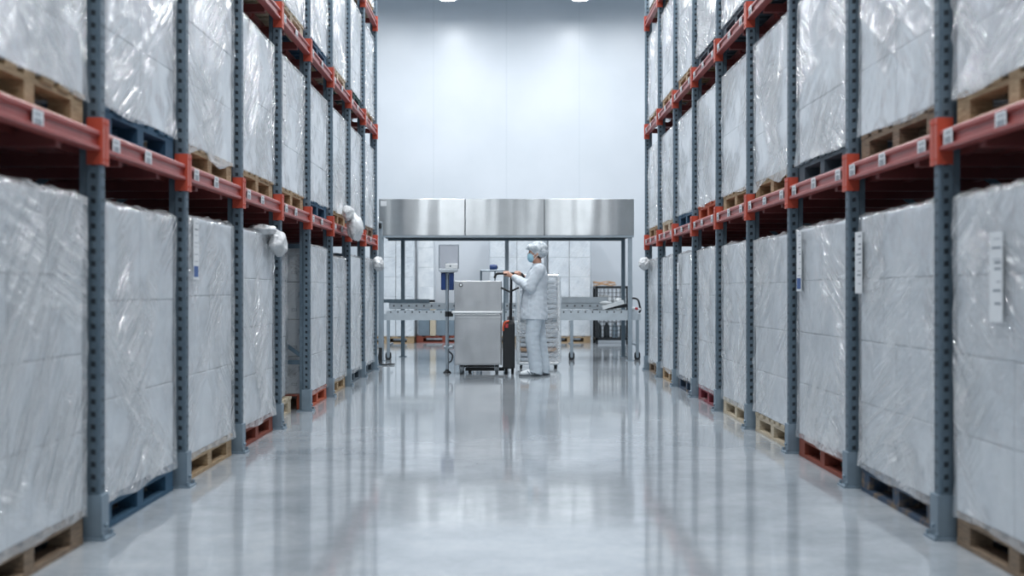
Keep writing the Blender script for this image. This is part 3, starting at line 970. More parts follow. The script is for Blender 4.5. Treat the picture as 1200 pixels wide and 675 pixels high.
CY = 19.42
def build_conveyor():
    x0 = at(449, 0, CY)[0]; x1 = at(751, 0, CY)[0]
    D = 0.72
    t = thing('roller_conveyor', 'long roller conveyor with aluminium rails running under the hood', 'conveyor', (0, CY, 0))
    zb0, zb1 = 0.635, 0.735
    for y in (0.0, D):
        m = MB(); m.prism([(y, zb0), (y + 0.04, zb0), (y + 0.04, zb1), (y, zb1)], 0, x0, x1)
        m.build('side_rail', M['alu'], t)
        # upper channel with the dark roller ends
        m = MB()
        m.box((x0 + 0.05, y + 0.003, zb1), (x1 - 0.05, y + 0.03, 0.785))
        x = x0 + 0.12
        while x < x1 - 0.1:
            m.cyl((x, y + 0.0025, 0.765), (x, y - 0.003, 0.765), 0.012, 8, 1)
            x += 0.115
        m.build('wheel_strip', [M['alu'], M['rubber']], t)
    n = 34
    for k in range(n):
        x = x0 + 0.1 + (x1 - x0 - 0.2) * k / (n - 1)
        m = MB(); m.cyl((x, 0.045, 0.765), (x, D - 0.01, 0.765), 0.026, 12)
        m.build('roller', M['tube'], t)
    # raised rear guide with holes, and the darker guide bar above it
    m = MB(); m.box((x0 + 0.02, D + 0.05, 0.80), (x1 - 0.35, D + 0.07, 0.905))
    x = x0 + 0.1
    while x < x1 - 0.4:
        m.cyl((x, D + 0.0495, 0.855), (x, D + 0.044, 0.855), 0.014, 8, 1)
        x += 0.125
    m.build('rear_guide', [M['alu'], M['rubber']], t)
    xa = at(449, 0, CY + D)[0]; xb = at(503, 0, CY + D)[0]
    m = MB(); m.box((xa, D + 0.03, 0.905), (xb, D + 0.09, 0.965)); m.box((xb, D + 0.03, 0.915), (xb + 0.09, D + 0.09, 0.955), 1)
    m.build('guide_bar', [M['dark_tube'], M['black']], t)
    xa = at(658, 0, CY + D)[0]; xb = at(712, 0, CY + D)[0]
    m = MB(); m.box((xa, D + 0.03, 0.905), (xb, D + 0.09, 1.0))
    m.build('guide_bar', M['alu'], t)
    for px, y in ((455, 0.0), (455, D), (560, 0.0), (560, D), (670, 0.0), (670, D), (747, 0.0), (747, D)):
        X = at(px, 0, CY + y)[0]
        m = MB(); m.bbox((X - 0.025, y + 0.0, 0.13), (X + 0.025, y + 0.04, zb0), 0.005)
        lg = m.build('leg', M['tube'], t)
        c = MB()
        c.box((X - 0.022, y + 0.0, 0.105), (X + 0.022, y + 0.042, 0.13))
        c.box((X - 0.022, y - 0.002, 0.05), (X + 0.022, y + 0.003, 0.115)); c.box((X - 0.022, y + 0.039, 0.05), (X + 0.022, y + 0.044, 0.115))
        c.cyl((X, y + 0.006, 0.05), (X, y + 0.036, 0.05), 0.05, 18, 1); c.cyl((X, y + 0.004, 0.05), (X, y + 0.038, 0.05), 0.018, 10)
        c.build('caster', [M['tube'], M['rubber']], lg)
    for px in (455, 670, 747):
        X = at(px, 0, CY)[0]
        m = MB(); m.box((X - 0.015, 0.04, 0.22), (X + 0.015, D, 0.25)); m.build('cross_tie', M['tube'], t)
build_conveyor()

# clear sensor post by the rack end
def build_sensor_post():
    Y = 18.1
    X = at(445.8, 0, Y)[0]
    t = thing('sensor_post', 'slim grey sensor post with black cable at the rack end, before the hood', 'post', (X, Y, 0))
    m = MB(); m.bbox((-0.028, -0.02, 0.012), (0.028, 0.04, 2.13), 0.005); m.build('post', M['tube'], t)
    m = MB(); m.box((-0.07, -0.06, 0), (0.11, 0.09, 0.012)); m.build('base_plate', M['dark_tube'], t)
    m = MB(); m.bbox((-0.022, -0.05, 2.03), (0.022, -0.02, 2.11), 0.006); m.build('sensor_head', M['black'], t)
    m = MB(); m.bbox((-0.022, -0.04, 0.03), (0.03, -0.02, 0.26), 0.004); m.build('bracket', M['rubber'], t)
    m = MB(); m.tube(rounded([(0.0, -0.03, 0.26), (-0.03, -0.05, 0.1), (0.02, -0.08, 0.014), (0.18, -0.06, 0.014), (0.22, 0.05, 0.014), (0.10, 0.13, 0.014)], 0.06), 0.009, 8)
    m.build('cable', M['black'], t)
build_sensor_post()

# stacks of white cartons on pallets along the back wall
def back_stack(name_label, pal_label, px0, px1, Y, rows, cols, wood='natural', extra_cols=None, depth=1.0, film=False, seed=3):
    x0 = at(px0, 0, Y)[0]; x1 = at(px1, 0, Y)[0]
    wd = x1 - x0
    rot = PI / 2    # local front (-x) turned to face the camera (-y)
    make_pallet(wood, min(1.2, wd), pal_label, ((x0 + x1) / 2, Y, 0), rot, 'pallets at the back wall')
    t = thing('carton_stack', name_label, 'carton stack', ((x0 + x1) / 2, Y + 0.01, PAL_H + 0.001), rot, 'carton stacks at the back wall')
    sy = wd / cols; lh = 0.415
    for k in range(rows):
        for j in range(cols):
            link('carton', carton_mesh(0.5, sy, lh), t, (0, -wd / 2 + sy * (j + 0.5), k * lh))
            link('carton', carton_mesh(0.5, sy, lh), t, (0.5, -wd / 2 + sy * (j + 0.5), k * lh))
    me = film_mesh(wd + 0.02, 1.01, rows * lh, seed, M['film_flat'], 0.02, 0.5)
    link('stretch_wrap', me, t, (-0.008, 0, 0))
back_stack('white carton stack by the back wall, seen beside the sensor post', 'natural wood pallet under the carton stack beside the sensor post', 421, 485, 25.5, 6, 3, seed=21)
back_stack('white carton stack by the back wall, behind the worker', 'natural wood pallet under the carton stack behind the worker', 574, 637.5, 25.75, 6, 2, seed=22)
back_stack('white carton stack by the back wall, between worker and wire crate', 'natural wood pallet under the carton stack between worker and wire crate', 642.5, 692, 25.75, 6, 2, seed=23)

# taller carton pile on grey sheets behind, on a red pallet
def sheet_pile():
    Y = 26.1
    x0 = at(488, 0, Y)[0]; x1 = at(556, 0, Y)[0]
    make_pallet('brown', 1.2, 'red-brown wooden pallet under grey sheets, by the back wall behind the steel cart', ((x0 + x1) / 2, Y - 0.3, 0), PI / 2, 'pallets at the back wall')
    t = thing('sheet_bundle', 'bundle of grey sheets on red-brown pallet behind the conveyor', 'bundle', ((x0 + x1) / 2, Y - 0.29, PAL_H + 0.001))
    for k, (a, b) in enumerate(((-0.56, -0.32), (-0.18, 0.20), (0.21, 0.6))):
        m = MB(); m.bbox((a, 0.0 + 0.03 * k, 0), (b, 0.7, 0.62 - 0.03 * k), 0.006)
        for q in range(5):
            xx = a + 0.02 + q * (b - a - 0.05) / 4.5
            m.box((xx, -0.004 + 0.03 * k, 0.02), (xx + 0.012, 0.0 + 0.03 * k, 0.58))
        m.build('grey_sheet', M['grey_sheet'], t)
    m = MB(); m.bbox((-0.31, -0.03, 0), (-0.19, 0.07, 0.64), 0.006); m.box((-0.33, -0.04, 0.36), (-0.17, -0.03, 0.42), 1); m.build('timber_strut', [M['wood']['pale'], M['paper']], t)
    # four white cartons standing on the sheets
    t2 = thing('carton_stack', 'short pile of white cartons resting on the grey sheets', 'carton stack', ((x0 + x1) / 2, Y - 0.2, PAL_H + 0.624), PI / 2)
    xx = at(507, 0, Y)[0] - (x0 + x1) / 2
    for k in range(4):
        for q in range(1):
            link('carton', carton_mesh(0.5, 0.34, 0.415), t2, (0.02, -(xx - 0.135), k * 0.415))
sheet_pile()

# black wire-mesh crate with things inside, flat cardboard on top
def build_crate():
    Y = 25.1
    x0 = at(698, 0, Y)[0]; x1 = at(741, 0, Y)[0]
    wd = x1 - x0; D = 0.8
    t = thing('wire_crate', 'black wire mesh crate standing by the back wall', 'crate', ((x0 + x1) / 2, Y, 0))
    H = 1.20
    fr = MB()
    for x in (-wd / 2, wd / 2 - 0.05):
        for y in (0, D - 0.05):
            fr.box((x, y, 0.0), (x + 0.05, y + 0.05, H))
    for z in (0.08, 0.60, H - 0.05):
        for y in (0.0, D - 0.05): fr.box((-wd / 2, y, z), (wd / 2, y + 0.05, z + 0.05))
        for x in (-wd / 2, wd / 2 - 0.05): fr.box((x, 0, z), (x + 0.05, D, z + 0.05))
    fr.build('frame', M['black'], t)
    for face in (0.025, D - 0.025):
        m = MB()
        for k in range(1, 9):
            x = -wd / 2 + wd * k / 9; m.cyl((x, face, 0.1), (x, face, H - 0.03), 0.005, 6)
        for k in range(1, 12):
            z = 0.1 + (H - 0.15) * k / 12; m.cyl((-wd / 2 + 0.02, face, z), (wd / 2 - 0.02, face, z), 0.005, 6)
        m.build('wire_mesh', M['black'], t)
    m = MB(); m.box((-wd / 2 + 0.01, 0.01, 0.10), (wd / 2 - 0.01, D - 0.01, 0.13)); m.build('base_tray', M['black'], t)
    # contents: white sacks at mid height on a board, dark parts below
    zz = 0.65
    m = MB(); m.box((-wd / 2 + 0.055, 0.06, 0.63), (wd / 2 - 0.055, D - 0.06, 0.65)); m.build('shelf', M['black'], t)
    for k, (x, wv, hv) in enumerate(((-0.17, 0.30, 0.36), (0.14, 0.26, 0.30))):
        s = MB(); s.bbox((x - wv / 2, 0.12, 0.6505), (x + wv / 2, 0.62, 0.65 + hv), 0.05)
        o = s.build('white_sack', M['white_plastic']); o.location = ((x0 + x1) / 2, Y, 0)
        tag(o, 'white sack inside the wire crate, %s' % ('beside its solid black post' if k == 0 else 'behind the conveyor posts'), 'sack', 'white sacks in the wire crate')
    for k in range(4):
        s = MB(); a = -0.30 + k * 0.17
        s.tube([(a, 0.2 + 0.05 * (k % 2), 0.131), (a, 0.2 + 0.05 * (k % 2), 0.36), (a, 0.2 + 0.05 * (k % 2), 0.40), (a, 0.2 + 0.05 * (k % 2), 0.45)], [0.06, 0.06, 0.03, 0.025], 14)
        o = s.build('canister', M['dark_item' if k != 2 else 'grey_sheet']); o.location = ((x0 + x1) / 2, Y, 0)
        tag(o, 'canister on the floor of the wire crate', 'canister', 'canisters in the wire crate')
    # cardboard sheets resting on the top
    s = MB(); xa = at(698, 0, Y)[0]; xb = at(722, 0, Y)[0]
    pts = []
    nx = 12
    for k in range(3):
        vs, fs = [], []
        for i in range(nx + 1):
            u = i / nx
            for y in (0.02 + 0.02 * k, 0.60 - 0.03 * k):
                vs.append((xa + (xb - xa) * u - 0.01 * k, y, H + 0.004 + 0.028 * k + 0.022 * math.sin(u * PI * 1.3 + k) ** 2))
        top = [(x, y, z + 0.022) for x, y, z in vs]
        n = len(vs)
        for i in range(nx):
            a = 2 * i
            fs += [(a, a + 2, a + 3, a + 1), (n + a, n + a + 1, n + a + 3, n + a + 2), (a, n + a, n + a + 2, a + 2), (a + 1, a + 3, n + a + 3, n + a + 1)]
        fs += [(0, 1, n + 1, n), (2 * nx, n + 2 * nx, n + 2 * nx + 1, 2 * nx + 1)]
        s.add(vs + top, fs)
    o = s.build('folded_cardboard', M['cardboard']); o.location = (0, Y, 0)
    tag(o, 'buckled brown cardboard lying on top of the wire crate', 'cardboard')
build_crate()

# packing tool and packet on the conveyor
def build_tool():
    X, Z = at(720, 357, 19.6)
    t = thing('packing_tool', 'white and black handheld tool with hose lying on the conveyor', 'tool', (X, 19.7, 0.792))
    m = MB(); m.bar((-0.19, 0.02, 0.035), (0.16, 0.06, 0.13), 0.10, 0.06); m.build('body', M['white_plastic'], t)
    m = MB(); m.bar((-0.16, 0.09, 0.03), (0.24, 0.11, 0.075), 0.12, 0.055); m.build('motor_case', M['black'], t)
    m = MB(); m.ball((-0.12, 0.2, 0.11), (0.10, 0.07, 0.035)); m.cyl((-0.12, 0.2, 0.0), (-0.12, 0.2, 0.1), 0.03); m.build('grip', M['white_plastic'], t)
    m = MB(); m.tube(rounded([(0.22, 0.11, 0.06), (0.30, 0.08, 0.20), (0.40, 0.06, 0.18), (0.44, 0.06, 0.0), (0.42, 0.08, -0.04)], 0.12), 0.016, 8)
    m.build('hose', M['black'], t)
    X2 = at(746, 0, 19.5)[0]
    m = MB(); m.bbox((-0.10, -0.04, 0.0), (0.02, 0.05, 0.05), 0.015); m.bbox((0.0, -0.045, 0.004), (0.055, 0.045, 0.045), 0.012, 1); m.bbox((0.05, -0.03, 0.0), (0.10, 0.04, 0.03), 0.01)
    o = m.build('film_packet', [M['white_plastic'], M['red_plastic']]); o.location = (X2 - 0.02, 19.62, 0.792)
    tag(o, 'small white and red packet at the end of the conveyor', 'packet')
build_tool()

# little tubular stand with a blue drum behind the cart
def build_blue_stand():
    Y = 17.9
    xa, zt = at(563.5, 317, Y); xb, _ = at(591, 317, Y)
    t = thing('tube_stand', 'thin grey tubular stand behind the steel cart', 'stand', ((xa + xb) / 2, Y, 0))
    hw = (xb - xa) / 2
    m = MB()
    m.tube(rounded([(-hw, 0, zt), (hw, 0, zt), (hw, 0.35, zt), (-hw, 0.35, zt)], 0.02, closed=True), 0.012, 8, closed=True)
    m.box((-hw, 0.0, zt - 0.004), (hw, 0.35, zt + 0.006)); m.build('top_frame', M['tube'], t)
    for x in (-hw, hw):
        for y in (0, 0.35):
            m = MB(); m.cyl((x, y, 0), (x, y, zt), 0.012, 8); m.build('leg', M['dark_tube'], t)
    m = MB(); m.cyl((at(568, 0, Y)[0] - (xa + xb) / 2 + 0.15, 0.17, zt - 0.002), (at(568, 0, Y)[0] - (xa + xb) / 2 + 0.15, 0.17, 0.3), 0.01, 8); m.build('centre_rod', M['dark_tube'], t)
    xc, _ = at(578, 0, Y)
    t2 = thing('blue_drum', 'small ribbed blue drum lying on the tubular stand', 'drum', (xc, Y + 0.17, zt + 0.0065))
    m = MB()
    pts = [(-0.055, 0, 0.043), (-0.052, 0, 0.043), (-0.03, 0, 0.043), (0.0, 0, 0.043), (0.03, 0, 0.043), (0.052, 0, 0.043), (0.055, 0, 0.043)]
    m.tube(pts, [0.03, 0.043, 0.040, 0.043, 0.040, 0.043, 0.03], 16); m.build('shell', M['blue_plastic'], t2)
    m = MB(); m.cyl((0.055, 0, 0.043), (0.065, 0, 0.043), 0.02, 12); m.build('end_cap', M['rubber'], t2)
build_blue_stand()

# ------------------------------------------------------------------ cart, screen stand, stacker
def build_cart():
    Y = 16.14
    x0, zt = at(532.5, 329, Y); x1, zb = at(588, 428, Y)
    cx = (x0 + x1) / 2; D = 0.55; hw = (x1 - x0) / 2
    t = thing('steel_cart', 'tall stainless steel box cart on small casters beside the worker', 'cart', (cx, Y, 0))
    _, zs = at(0, 366, Y)
    m = MB(); m.bbox((-hw, 0, zb), (hw, D, zs - 0.02), 0.008); m.build('body', M['steel'], t)
    m = MB(); m.bbox((-hw + 0.015, -0.008, zb + 0.02), (hw - 0.015, 0.0, zs - 0.06), 0.004); m.build('front_door', M['steel'], t)
    m = MB(); m.bbox((-hw, 0, zs + 0.012), (hw, D, zt), 0.008); m.build('upper_box', M['steel'], t)
    m = MB(); m.bbox((-hw + 0.004, 0.006, zs - 0.02), (hw - 0.004, D - 0.004, zs + 0.012), 0.004); m.build('joint_band', M['dark_tube'], t)
    m = MB()
    m.tube(rounded([(-hw - 0.02, 0.05, zs), (-hw - 0.02, -0.045, zs), (hw - 0.005, -0.045, zs), (hw - 0.005, 0.05, zs)], 0.025), 0.017, 10)
    m.build('handle_bar', M['white_plastic'], t)
    m = MB(); m.cyl((-hw + 0.085, 0.0, zt - 0.055), (-hw + 0.085, -0.008, zt - 0.055), 0.026, 16); m.cyl((-hw + 0.085, -0.008, zt - 0.055), (-hw + 0.085, -0.014, zt - 0.055), 0.016, 12, 1); m.build('lock', [M['rubber'], M['white_plastic']], t)
    m = MB(); m.box((-hw + 0.07, 0.09, zb - 0.03), (hw - 0.05, D - 0.09, zb)); m.build('under_frame', M['black'], t)
    for px, y in ((540.5, 0.06), (582, 0.06), (540.5, D - 0.06), (582, D - 0.06)):
        X = (px - 594) * Y / FPX - cx
        c = MB()
        c.cyl((X - 0.02, y, 0.056), (X + 0.02, y, 0.056), 0.056, 20)
        c.cyl((X - 0.022, y, 0.056), (X + 0.022, y, 0.056), 0.025, 12, 1)
        c.box((X - 0.03, y - 0.02, 0.05), (X - 0.023, y + 0.02, zb), 1); c.box((X + 0.023, y - 0.02, 0.05), (X + 0.03, y + 0.02, zb), 1)
        c.build('caster', [M['grey_rubber'], M['tube']], t)
build_cart()

def build_screen_stand():
    Y = 16.4
    X = at(524, 0, Y)[0]
    t = thing('screen_stand', 'slim steel pole stand with a clear panel, beside the steel cart', 'stand', (X, Y, 0))
    f = lambda px, py: (at(px, py, Y)[0] - X, at(px, py, Y)[1])
    m = MB(); m.cyl((0, 0, 0.05), (0, 0, f(0, 308)[1]), 0.024, 14); m.build('pole', M['tube'], t)
    m = MB(); m.tube([(0, 0, 0.0), (0, 0, 0.012), (0, 0, 0.03), (0, 0, 0.05)], [0.055, 0.052, 0.03, 0.02], 16); m.build('foot', M['rubber'], t)
    _, zc = f(0, 407)
    m = MB(); m.bbox((-0.05, -0.03, zc - 0.018), (0.085, 0.03, zc + 0.018), 0.006); m.cyl((0, 0, zc - 0.035), (0, 0, zc + 0.035), 0.032, 14); m.build('cross_arm', M['tube'], t)
    m = MB(); m.tube(rounded([(0.01, 0.0, 0.30), (0.08, 0.02, 0.24), (0.06, 0.02, 0.16), (0.02, 0.0, 0.14)], 0.04), 0.010, 8); m.build('cable', M['black'], t)
    (xa, za), (xb, zb) = f(514.5, 287), f(537.5, 315)
    m = MB(); m.box((xa, -0.004, zb), (xb, 0.004, za)); m.build('clear_panel', M['clear_panel'], t)
    m = MB()
    for p, q in (((xa, zb), (xa, za)), ((xa, za), (xb, za)), ((xb, za), (xb, zb))):
        m.bar((p[0], 0, p[1]), (q[0], 0, q[1]), 0.012, 0.008)
    m.build('panel_frame', M['tube'], t)
    (xa, za), (xb, zb) = f(514.5, 315), f(536.5, 319)
    m = MB(); m.bbox((xa, -0.09, zb), (xb, 0.05, za), 0.006); m.build('tray', M['alu'], t)
    (xa, za), (xb, zb) = f(522, 309), f(536.5, 315)
    d = MB(); d.bbox((xa, -0.075, zb + 0.001), (xb, -0.01, za), 0.008)
    d.cyl((xa + 0.07, -0.0755, (za + zb) / 2), (xa + 0.07, -0.079, (za + zb) / 2), 0.012, 12, 1)
    d.build('white_device', [M['white_plastic'], M['dark_tube']], t)
    for a, b in ((517, 522.5), (526.3, 532)):
        (xa, za), (xb, zb) = f(a, 320), f(b, 340)
        m = MB(); m.bbox((xa, -0.05, zb), (xb, 0.02, za), 0.008); m.build('blue_holder', M['blue_plastic'], t)
    (xa, za), (xb, zb) = f(517, 319), f(532, 322)
    m = MB(); m.box((xa, -0.02, zb), (xb, 0.02, za)); m.build('holder_bracket', M['alu'], t)
    (xa, za), (xb, zb) = f(524, 365), f(531, 371)
    m = MB(); m.box((xa + 0.02, -0.01, zb), (xb, 0.01, za)); m.cyl((0, 0, zb), (0, 0, za), 0.03, 12); m.build('side_clamp', M['rubber'], t)
build_screen_stand()

SY = 16.12
HANDLE_Z = at(0, 320.5, SY)[1]
def build_stacker():
    X = at(596, 0, SY)[0]
    f = lambda px, py: (at(px, py, SY)[0] - X, at(px, py, SY)[1])
    t = thing('pallet_stacker', 'black electric pallet truck with loop handle held by the worker', 'pallet truck', (X, SY, 0))
    (xa, za), (xb, zb) = f(589, 376), f(603.5, 433)
    m = MB(); m.bbox((xa, -0.05, 0.075), (xb, 0.50, za - 0.02), 0.02); m.build('body', M['black'], t)
    m = MB(); m.prism([(0.0 - 0.05, za - 0.02), (0.45, za - 0.02), (0.38, za + 0.05), (0.05, za + 0.05)], 0, xa + 0.06, xb - 0.008); m.build('top_cover', M['black'], t)
    # orange hose guard on the cart side
    m = MB(); m.tube(rounded([(xa + 0.085, -0.06, za + 0.0), (xa + 0.03, -0.065, za - 0.01), (xa + 0.008, -0.065, za - 0.07), (xa + 0.008, -0.06, za - 0.13)], 0.05), [(0.019, 0.014)] * 14, 10)
    m.build('lift_lever', M['orange_plastic'], t)
    m = MB(); m.bbox((xa + 0.035, -0.062, za - 0.09), (xa + 0.075, -0.05, za - 0.035), 0.008); m.build('charge_plug', M['red_plastic'], t)
    m = MB(); m.tube([(0.025, 0.02, za), (0.032, 0.01, 1.0), (0.036, 0.0, HANDLE_Z - 0.004)], [(0.026, 0.022), (0.022, 0.02), (0.018, 0.016)], 12); m.build('tiller', M['black'], t)
    p = [f(579.5, 326), f(581.5, 320.5), f(612, 320.5), f(614.5, 327)]
    m = MB(); m.tube(rounded([(p[0][0], 0, p[0][1]), (p[1][0], 0, HANDLE_Z), (p[2][0], 0, HANDLE_Z), (p[3][0], 0, p[3][1])], 0.05), 0.0165, 12); m.build('loop_handle', M['rubber'], t)
    q0, q1, q2 = f(587, 337), f(597.5, 342), f(608, 337)
    m = MB(); m.tube([(q0[0], 0, q0[1]), (q1[0], 0.0, q1[1]), (q2[0], 0, q2[1])], 0.014, 10); m.build('control_bar', M['black'], t)
    for x in (xa + 0.03, xb - 0.05):
        m = MB(); m.cyl((x - 0.0, 0.05, 0.05), (x + 0.035, 0.05, 0.05), 0.05, 18); m.cyl((x - 0.002, 0.05, 0.05), (x + 0.037, 0.05, 0.05), 0.02, 10, 1)
        m.build('wheel', [M['rubber'], M['tube']], t)
    for y in (0.16, 0.30):
        m = MB(); m.box((xa - 0.50, y, 0.035), (xa + 0.02, y + 0.10, 0.07)); m.cyl((xa - 0.44, y + 0.02, 0.02), (xa - 0.44, y + 0.08, 0.02), 0.02, 12); m.build('fork', M['black'], t)
build_stacker()

# film-wrapped shelf trolley behind the worker
def build_trolley():
    Y = 17.3
    x0, zt = at(607.5, 323, Y); x1, zb = at(655, 431, Y)
    cx = (x0 + x1) / 2; hw = (x1 - x0) / 2; D = 0.5
    t = thing('shelf_trolley', 'white framed shelf trolley wrapped in clear film, behind the worker', 'trolley', (cx, Y, 0))
    zb = 0.075
    for y in (0.0, D):
        m = MB(); m.tube(rounded([(-hw, y, zb), (hw, y, zb), (hw, y, zt), (-hw, y, zt)], 0.03, closed=True), 0.022, 10, closed=True); m.build('end_frame', M['white_plastic'], t)
    for x in (-hw, hw):
        for z in (zb, zt):
            m = MB(); m.cyl((x, 0, z), (x, D, z), 0.018, 8); m.build('frame_tie', M['white_plastic'], t)
    n = 17
    for k in range(n):
        z = zb + 0.03 + k * (zt - zb - 0.08) / n
        o = None
        mat = 'dark_tube' if k in (8,) else ('cardboard' if k == 2 else 'carton_grey')
        m = MB(); m.bbox((-hw + 0.03, 0.02, z), (hw - 0.03, D - 0.02, z + 0.048), 0.01); m.build('tray', M[mat], t)
    me = film_mesh(2 * hw + 0.045, D + 0.045, zt - zb + 0.0, 77, M['film_clear'], 0.0, 1.2)
    o = link('stretch_wrap', me, t, (0, -0.022, zb)); o.rotation_euler = (0, 0, PI / 2)
    for x in (-hw + 0.04, hw - 0.04):
        for y in (0.05, D - 0.05):
            m = MB(); m.cyl((x - 0.015, y, 0.03), (x + 0.015, y, 0.03), 0.03, 14); m.box((x - 0.02, y - 0.015, 0.03), (x + 0.02, y + 0.015, zb), 1); m.build('caster', [M['rubber'], M['tube']], t)
build_trolley()

# ------------------------------------------------------------------ the worker
def remesh(mb, name, mat, voxel, parent, smooth=4, wrinkle=0.0, seed=0):
    me = mb.mesh(name, mat)
    o = bpy.data.objects.new(name, me); COL.objects.link(o)
    r = o.modifiers.new('r', 'REMESH'); r.mode = 'VOXEL'; r.voxel_size = voxel
    s = o.modifiers.new('s', 'SMOOTH'); s.iterations = smooth; s.factor = 0.5
    dg = bpy.context.evaluated_depsgraph_get(); dg.update()
    nm = bpy.data.meshes.new_from_object(o.evaluated_get(dg))
    bpy.data.objects.remove(o)
    nm.name = name
    if wrinkle:
        n = len(nm.vertices)
        co = np.empty(n * 3); nm.vertices.foreach_get('co', co); co = co.reshape(-1, 3)
        no = np.empty(n * 3); nm.vertices.foreach_get('normal', no); no = no.reshape(-1, 3)
        rng = np.random.default_rng(seed)
        dsp = np.zeros(n)
        for k in range(9):
            v = rng.normal(0, 1, 3) * np.array((1, 0.7, 1.6)); v *= rng.uniform(9, 26) / np.linalg.norm(v) * 2
            dsp += np.abs(np.sin(co @ v + rng.uniform(0, 6.28) + 1.5 * np.sin(co[:, 2] * 7 + k)))
        dsp = dsp / 9 - 0.63
        co += no * (dsp * wrinkle)[:, None]
        nm.vertices.foreach_set('co', co.reshape(-1))
    nm.materials.clear(); nm.materials.append(mat)
    nm.polygons.foreach_set('use_smooth', [True] * len(nm.polygons))
    nm.update()
    return link(name, nm, parent)

def build_worker():
    WX, WY = 0.33, 15.86
    t = thing('person', 'person in pale grey coat, hair cover and blue face mask gripping the handle', 'person', (WX, WY, 0))
    # facing -x; +y is away from the camera. Left side (towards the camera) is -y
    HX, HZ = at(592.8, 0, SY)[0] - WX, HANDLE_Z
    HYr = SY - WY
    neck = Vector((0.075, 0.0, 1.43)); 
    headc = Vector((0.052, 0, 1.585))
    shL, shR = Vector((0.09, -0.175, 1.375)), Vector((0.07, 0.175, 1.375))
    elL, elR = Vector((-0.035, -0.19, 1.155)), Vector((-0.02, 0.375, 1.16))
    wrL, wrR = Vector((HX + 0.09, HYr - 0.058, HZ - 0.04)), Vector((HX + 0.11, HYr + 0.025, HZ - 0.045))
    hipL, hipR = Vector((0.045, -0.09, 0.90)), Vector((0.055, 0.09, 0.90))
    knL, knR = Vector((-0.005, -0.10, 0.49)), Vector((0.095, 0.10, 0.49))
    anL, anR = Vector((0.05, -0.10, 0.085)), Vector((0.15, 0.10, 0.085))
    wrR = Vector((HX + 0.235, HYr + 0.085, HZ - 0.035))
    # --- body
    b = MB()
    b.tube([(0.05, 0, 0.86), (0.05, 0, 0.95), (0.05, 0, 1.10), (0.07, 0, 1.25), (0.08, 0, 1.36), (0.078, 0, 1.42)],
           [(0.155, 0.095), (0.16, 0.10), (0.135, 0.09), (0.155, 0.105), (0.17, 0.085), (0.06, 0.06)], 20)
    b.tube([(0.08, 0, 1.38), (0.072, 0, 1.44), (0.062, 0, 1.52)], [0.062, 0.055, 0.055], 16)
    b.ball(headc + Vector((0.010, 0, 0.035)), (0.098, 0.076, 0.10), 22, 16)
    b.ball(headc + Vector((-0.022, 0, -0.045)), (0.070, 0.060, 0.075), 20, 14)
    b.ball(headc + Vector((-0.058, 0, -0.085)), (0.030, 0.034, 0.026), 14, 10)       # chin
    b.tube([headc + Vector((-0.088, 0, 0.025)), headc + Vector((-0.105, 0, -0.012)), headc + Vector((-0.090, 0, -0.025))], [0.009, 0.016, 0.012], 10)  # nose
    b.ball(headc + Vector((-0.082, 0, 0.036)), (0.016, 0.055, 0.012))    # brow
    b.ball(headc + Vector((-0.086, 0, -0.050)), (0.014, 0.026, 0.010))   # lips
    for s in (-1, 1):
        b.ball(headc + Vector((0.012, s * 0.078, -0.005)), (0.018, 0.010, 0.032), 12, 10)   # ears
    for sh, el, wr in ((shL, elL, wrL), (shR, elR, wrR)):
        b.tube([sh, sh.lerp(el, 0.5), el], [0.052, 0.045, 0.040], 14); b.ball(el, 0.041, 12, 8); b.ball(sh, 0.056, 12, 8)
        b.tube([el, el.lerp(wr, 0.4), wr], [0.040, 0.038, 0.028], 14)
    for hp, kn, an in ((hipL, knL, anL), (hipR, knR, anR)):
        b.tube([hp, hp.lerp(kn, 0.5), kn], [0.085, 0.072, 0.055], 16); b.ball(kn, 0.056, 12, 8)
        b.tube([kn, kn.lerp(an, 0.35), an], [0.054, 0.054, 0.036], 14)
        b.tube([an + Vector((0.02, 0, -0.04)), an + Vector((-0.08, 0, -0.05)), an + Vector((-0.16, 0, -0.055))], [0.034, 0.032, 0.024], 12)
    # hands: palm behind the bar, fingers curled over and round it (bar runs along x; radius .0165)
    for wr, hx in ((wrL, HX), (wrR, HX + 0.145)):
        bar = Vector((hx, HYr, HZ))
        near = -1 if wr is wrL else -1
        k0 = bar + Vector((0.02, near * 0.043, -0.004))
        b.tube([wr, wr.lerp(k0, 0.5), k0 + Vector((0.0, 0, 0.0))], [(0.024, 0.022), (0.021, 0.032), (0.019, 0.036)], 14)
        for k in range(4):
            x = 0.034 - 0.020 * k
            L = (0.92, 1.0, 0.97, 0.82)[k]
            R = 0.0165 + 0.0115
            pts = [k0 + Vector((x - 0.02, 0.0, 0.0))]
            for a in (150, 110, 70, 30, -10, -45):
                aa = math.radians(a) ; rr = R
                if a < 150 - 195 * L: break
                pts.append(bar + Vector((x, math.cos(aa) * rr, math.sin(aa) * rr)))
            b.tube(pts, [0.0098] + [0.0094, 0.009, 0.0088, 0.0084, 0.008, 0.0076][:len(pts) - 1], 8)
        th = [wr.lerp(k0, 0.35) + Vector((-0.01, 0, -0.012)), bar + Vector((0.010, -0.027, -0.027)), bar + Vector((-0.012, 0.0, -0.031)), bar + Vector((-0.02, 0.020, -0.024))]
        b.tube(th, [0.013, 0.0115, 0.0105, 0.009], 8)
    remesh(b, 'body', M['skin'], 0.0052, t, 3)
    # eyes
    for s in (-1, 1):
        m = MB(); m.ball(headc + Vector((-0.071, s * 0.030, 0.014)), (0.010, 0.011, 0.008), 12, 8); m.ball(headc + Vector((-0.0785, s * 0.032, 0.014)), (0.004, 0.006, 0.006), 8, 6, 1)
        m.build('eye', [M['white_plastic'], M['hair']], t)
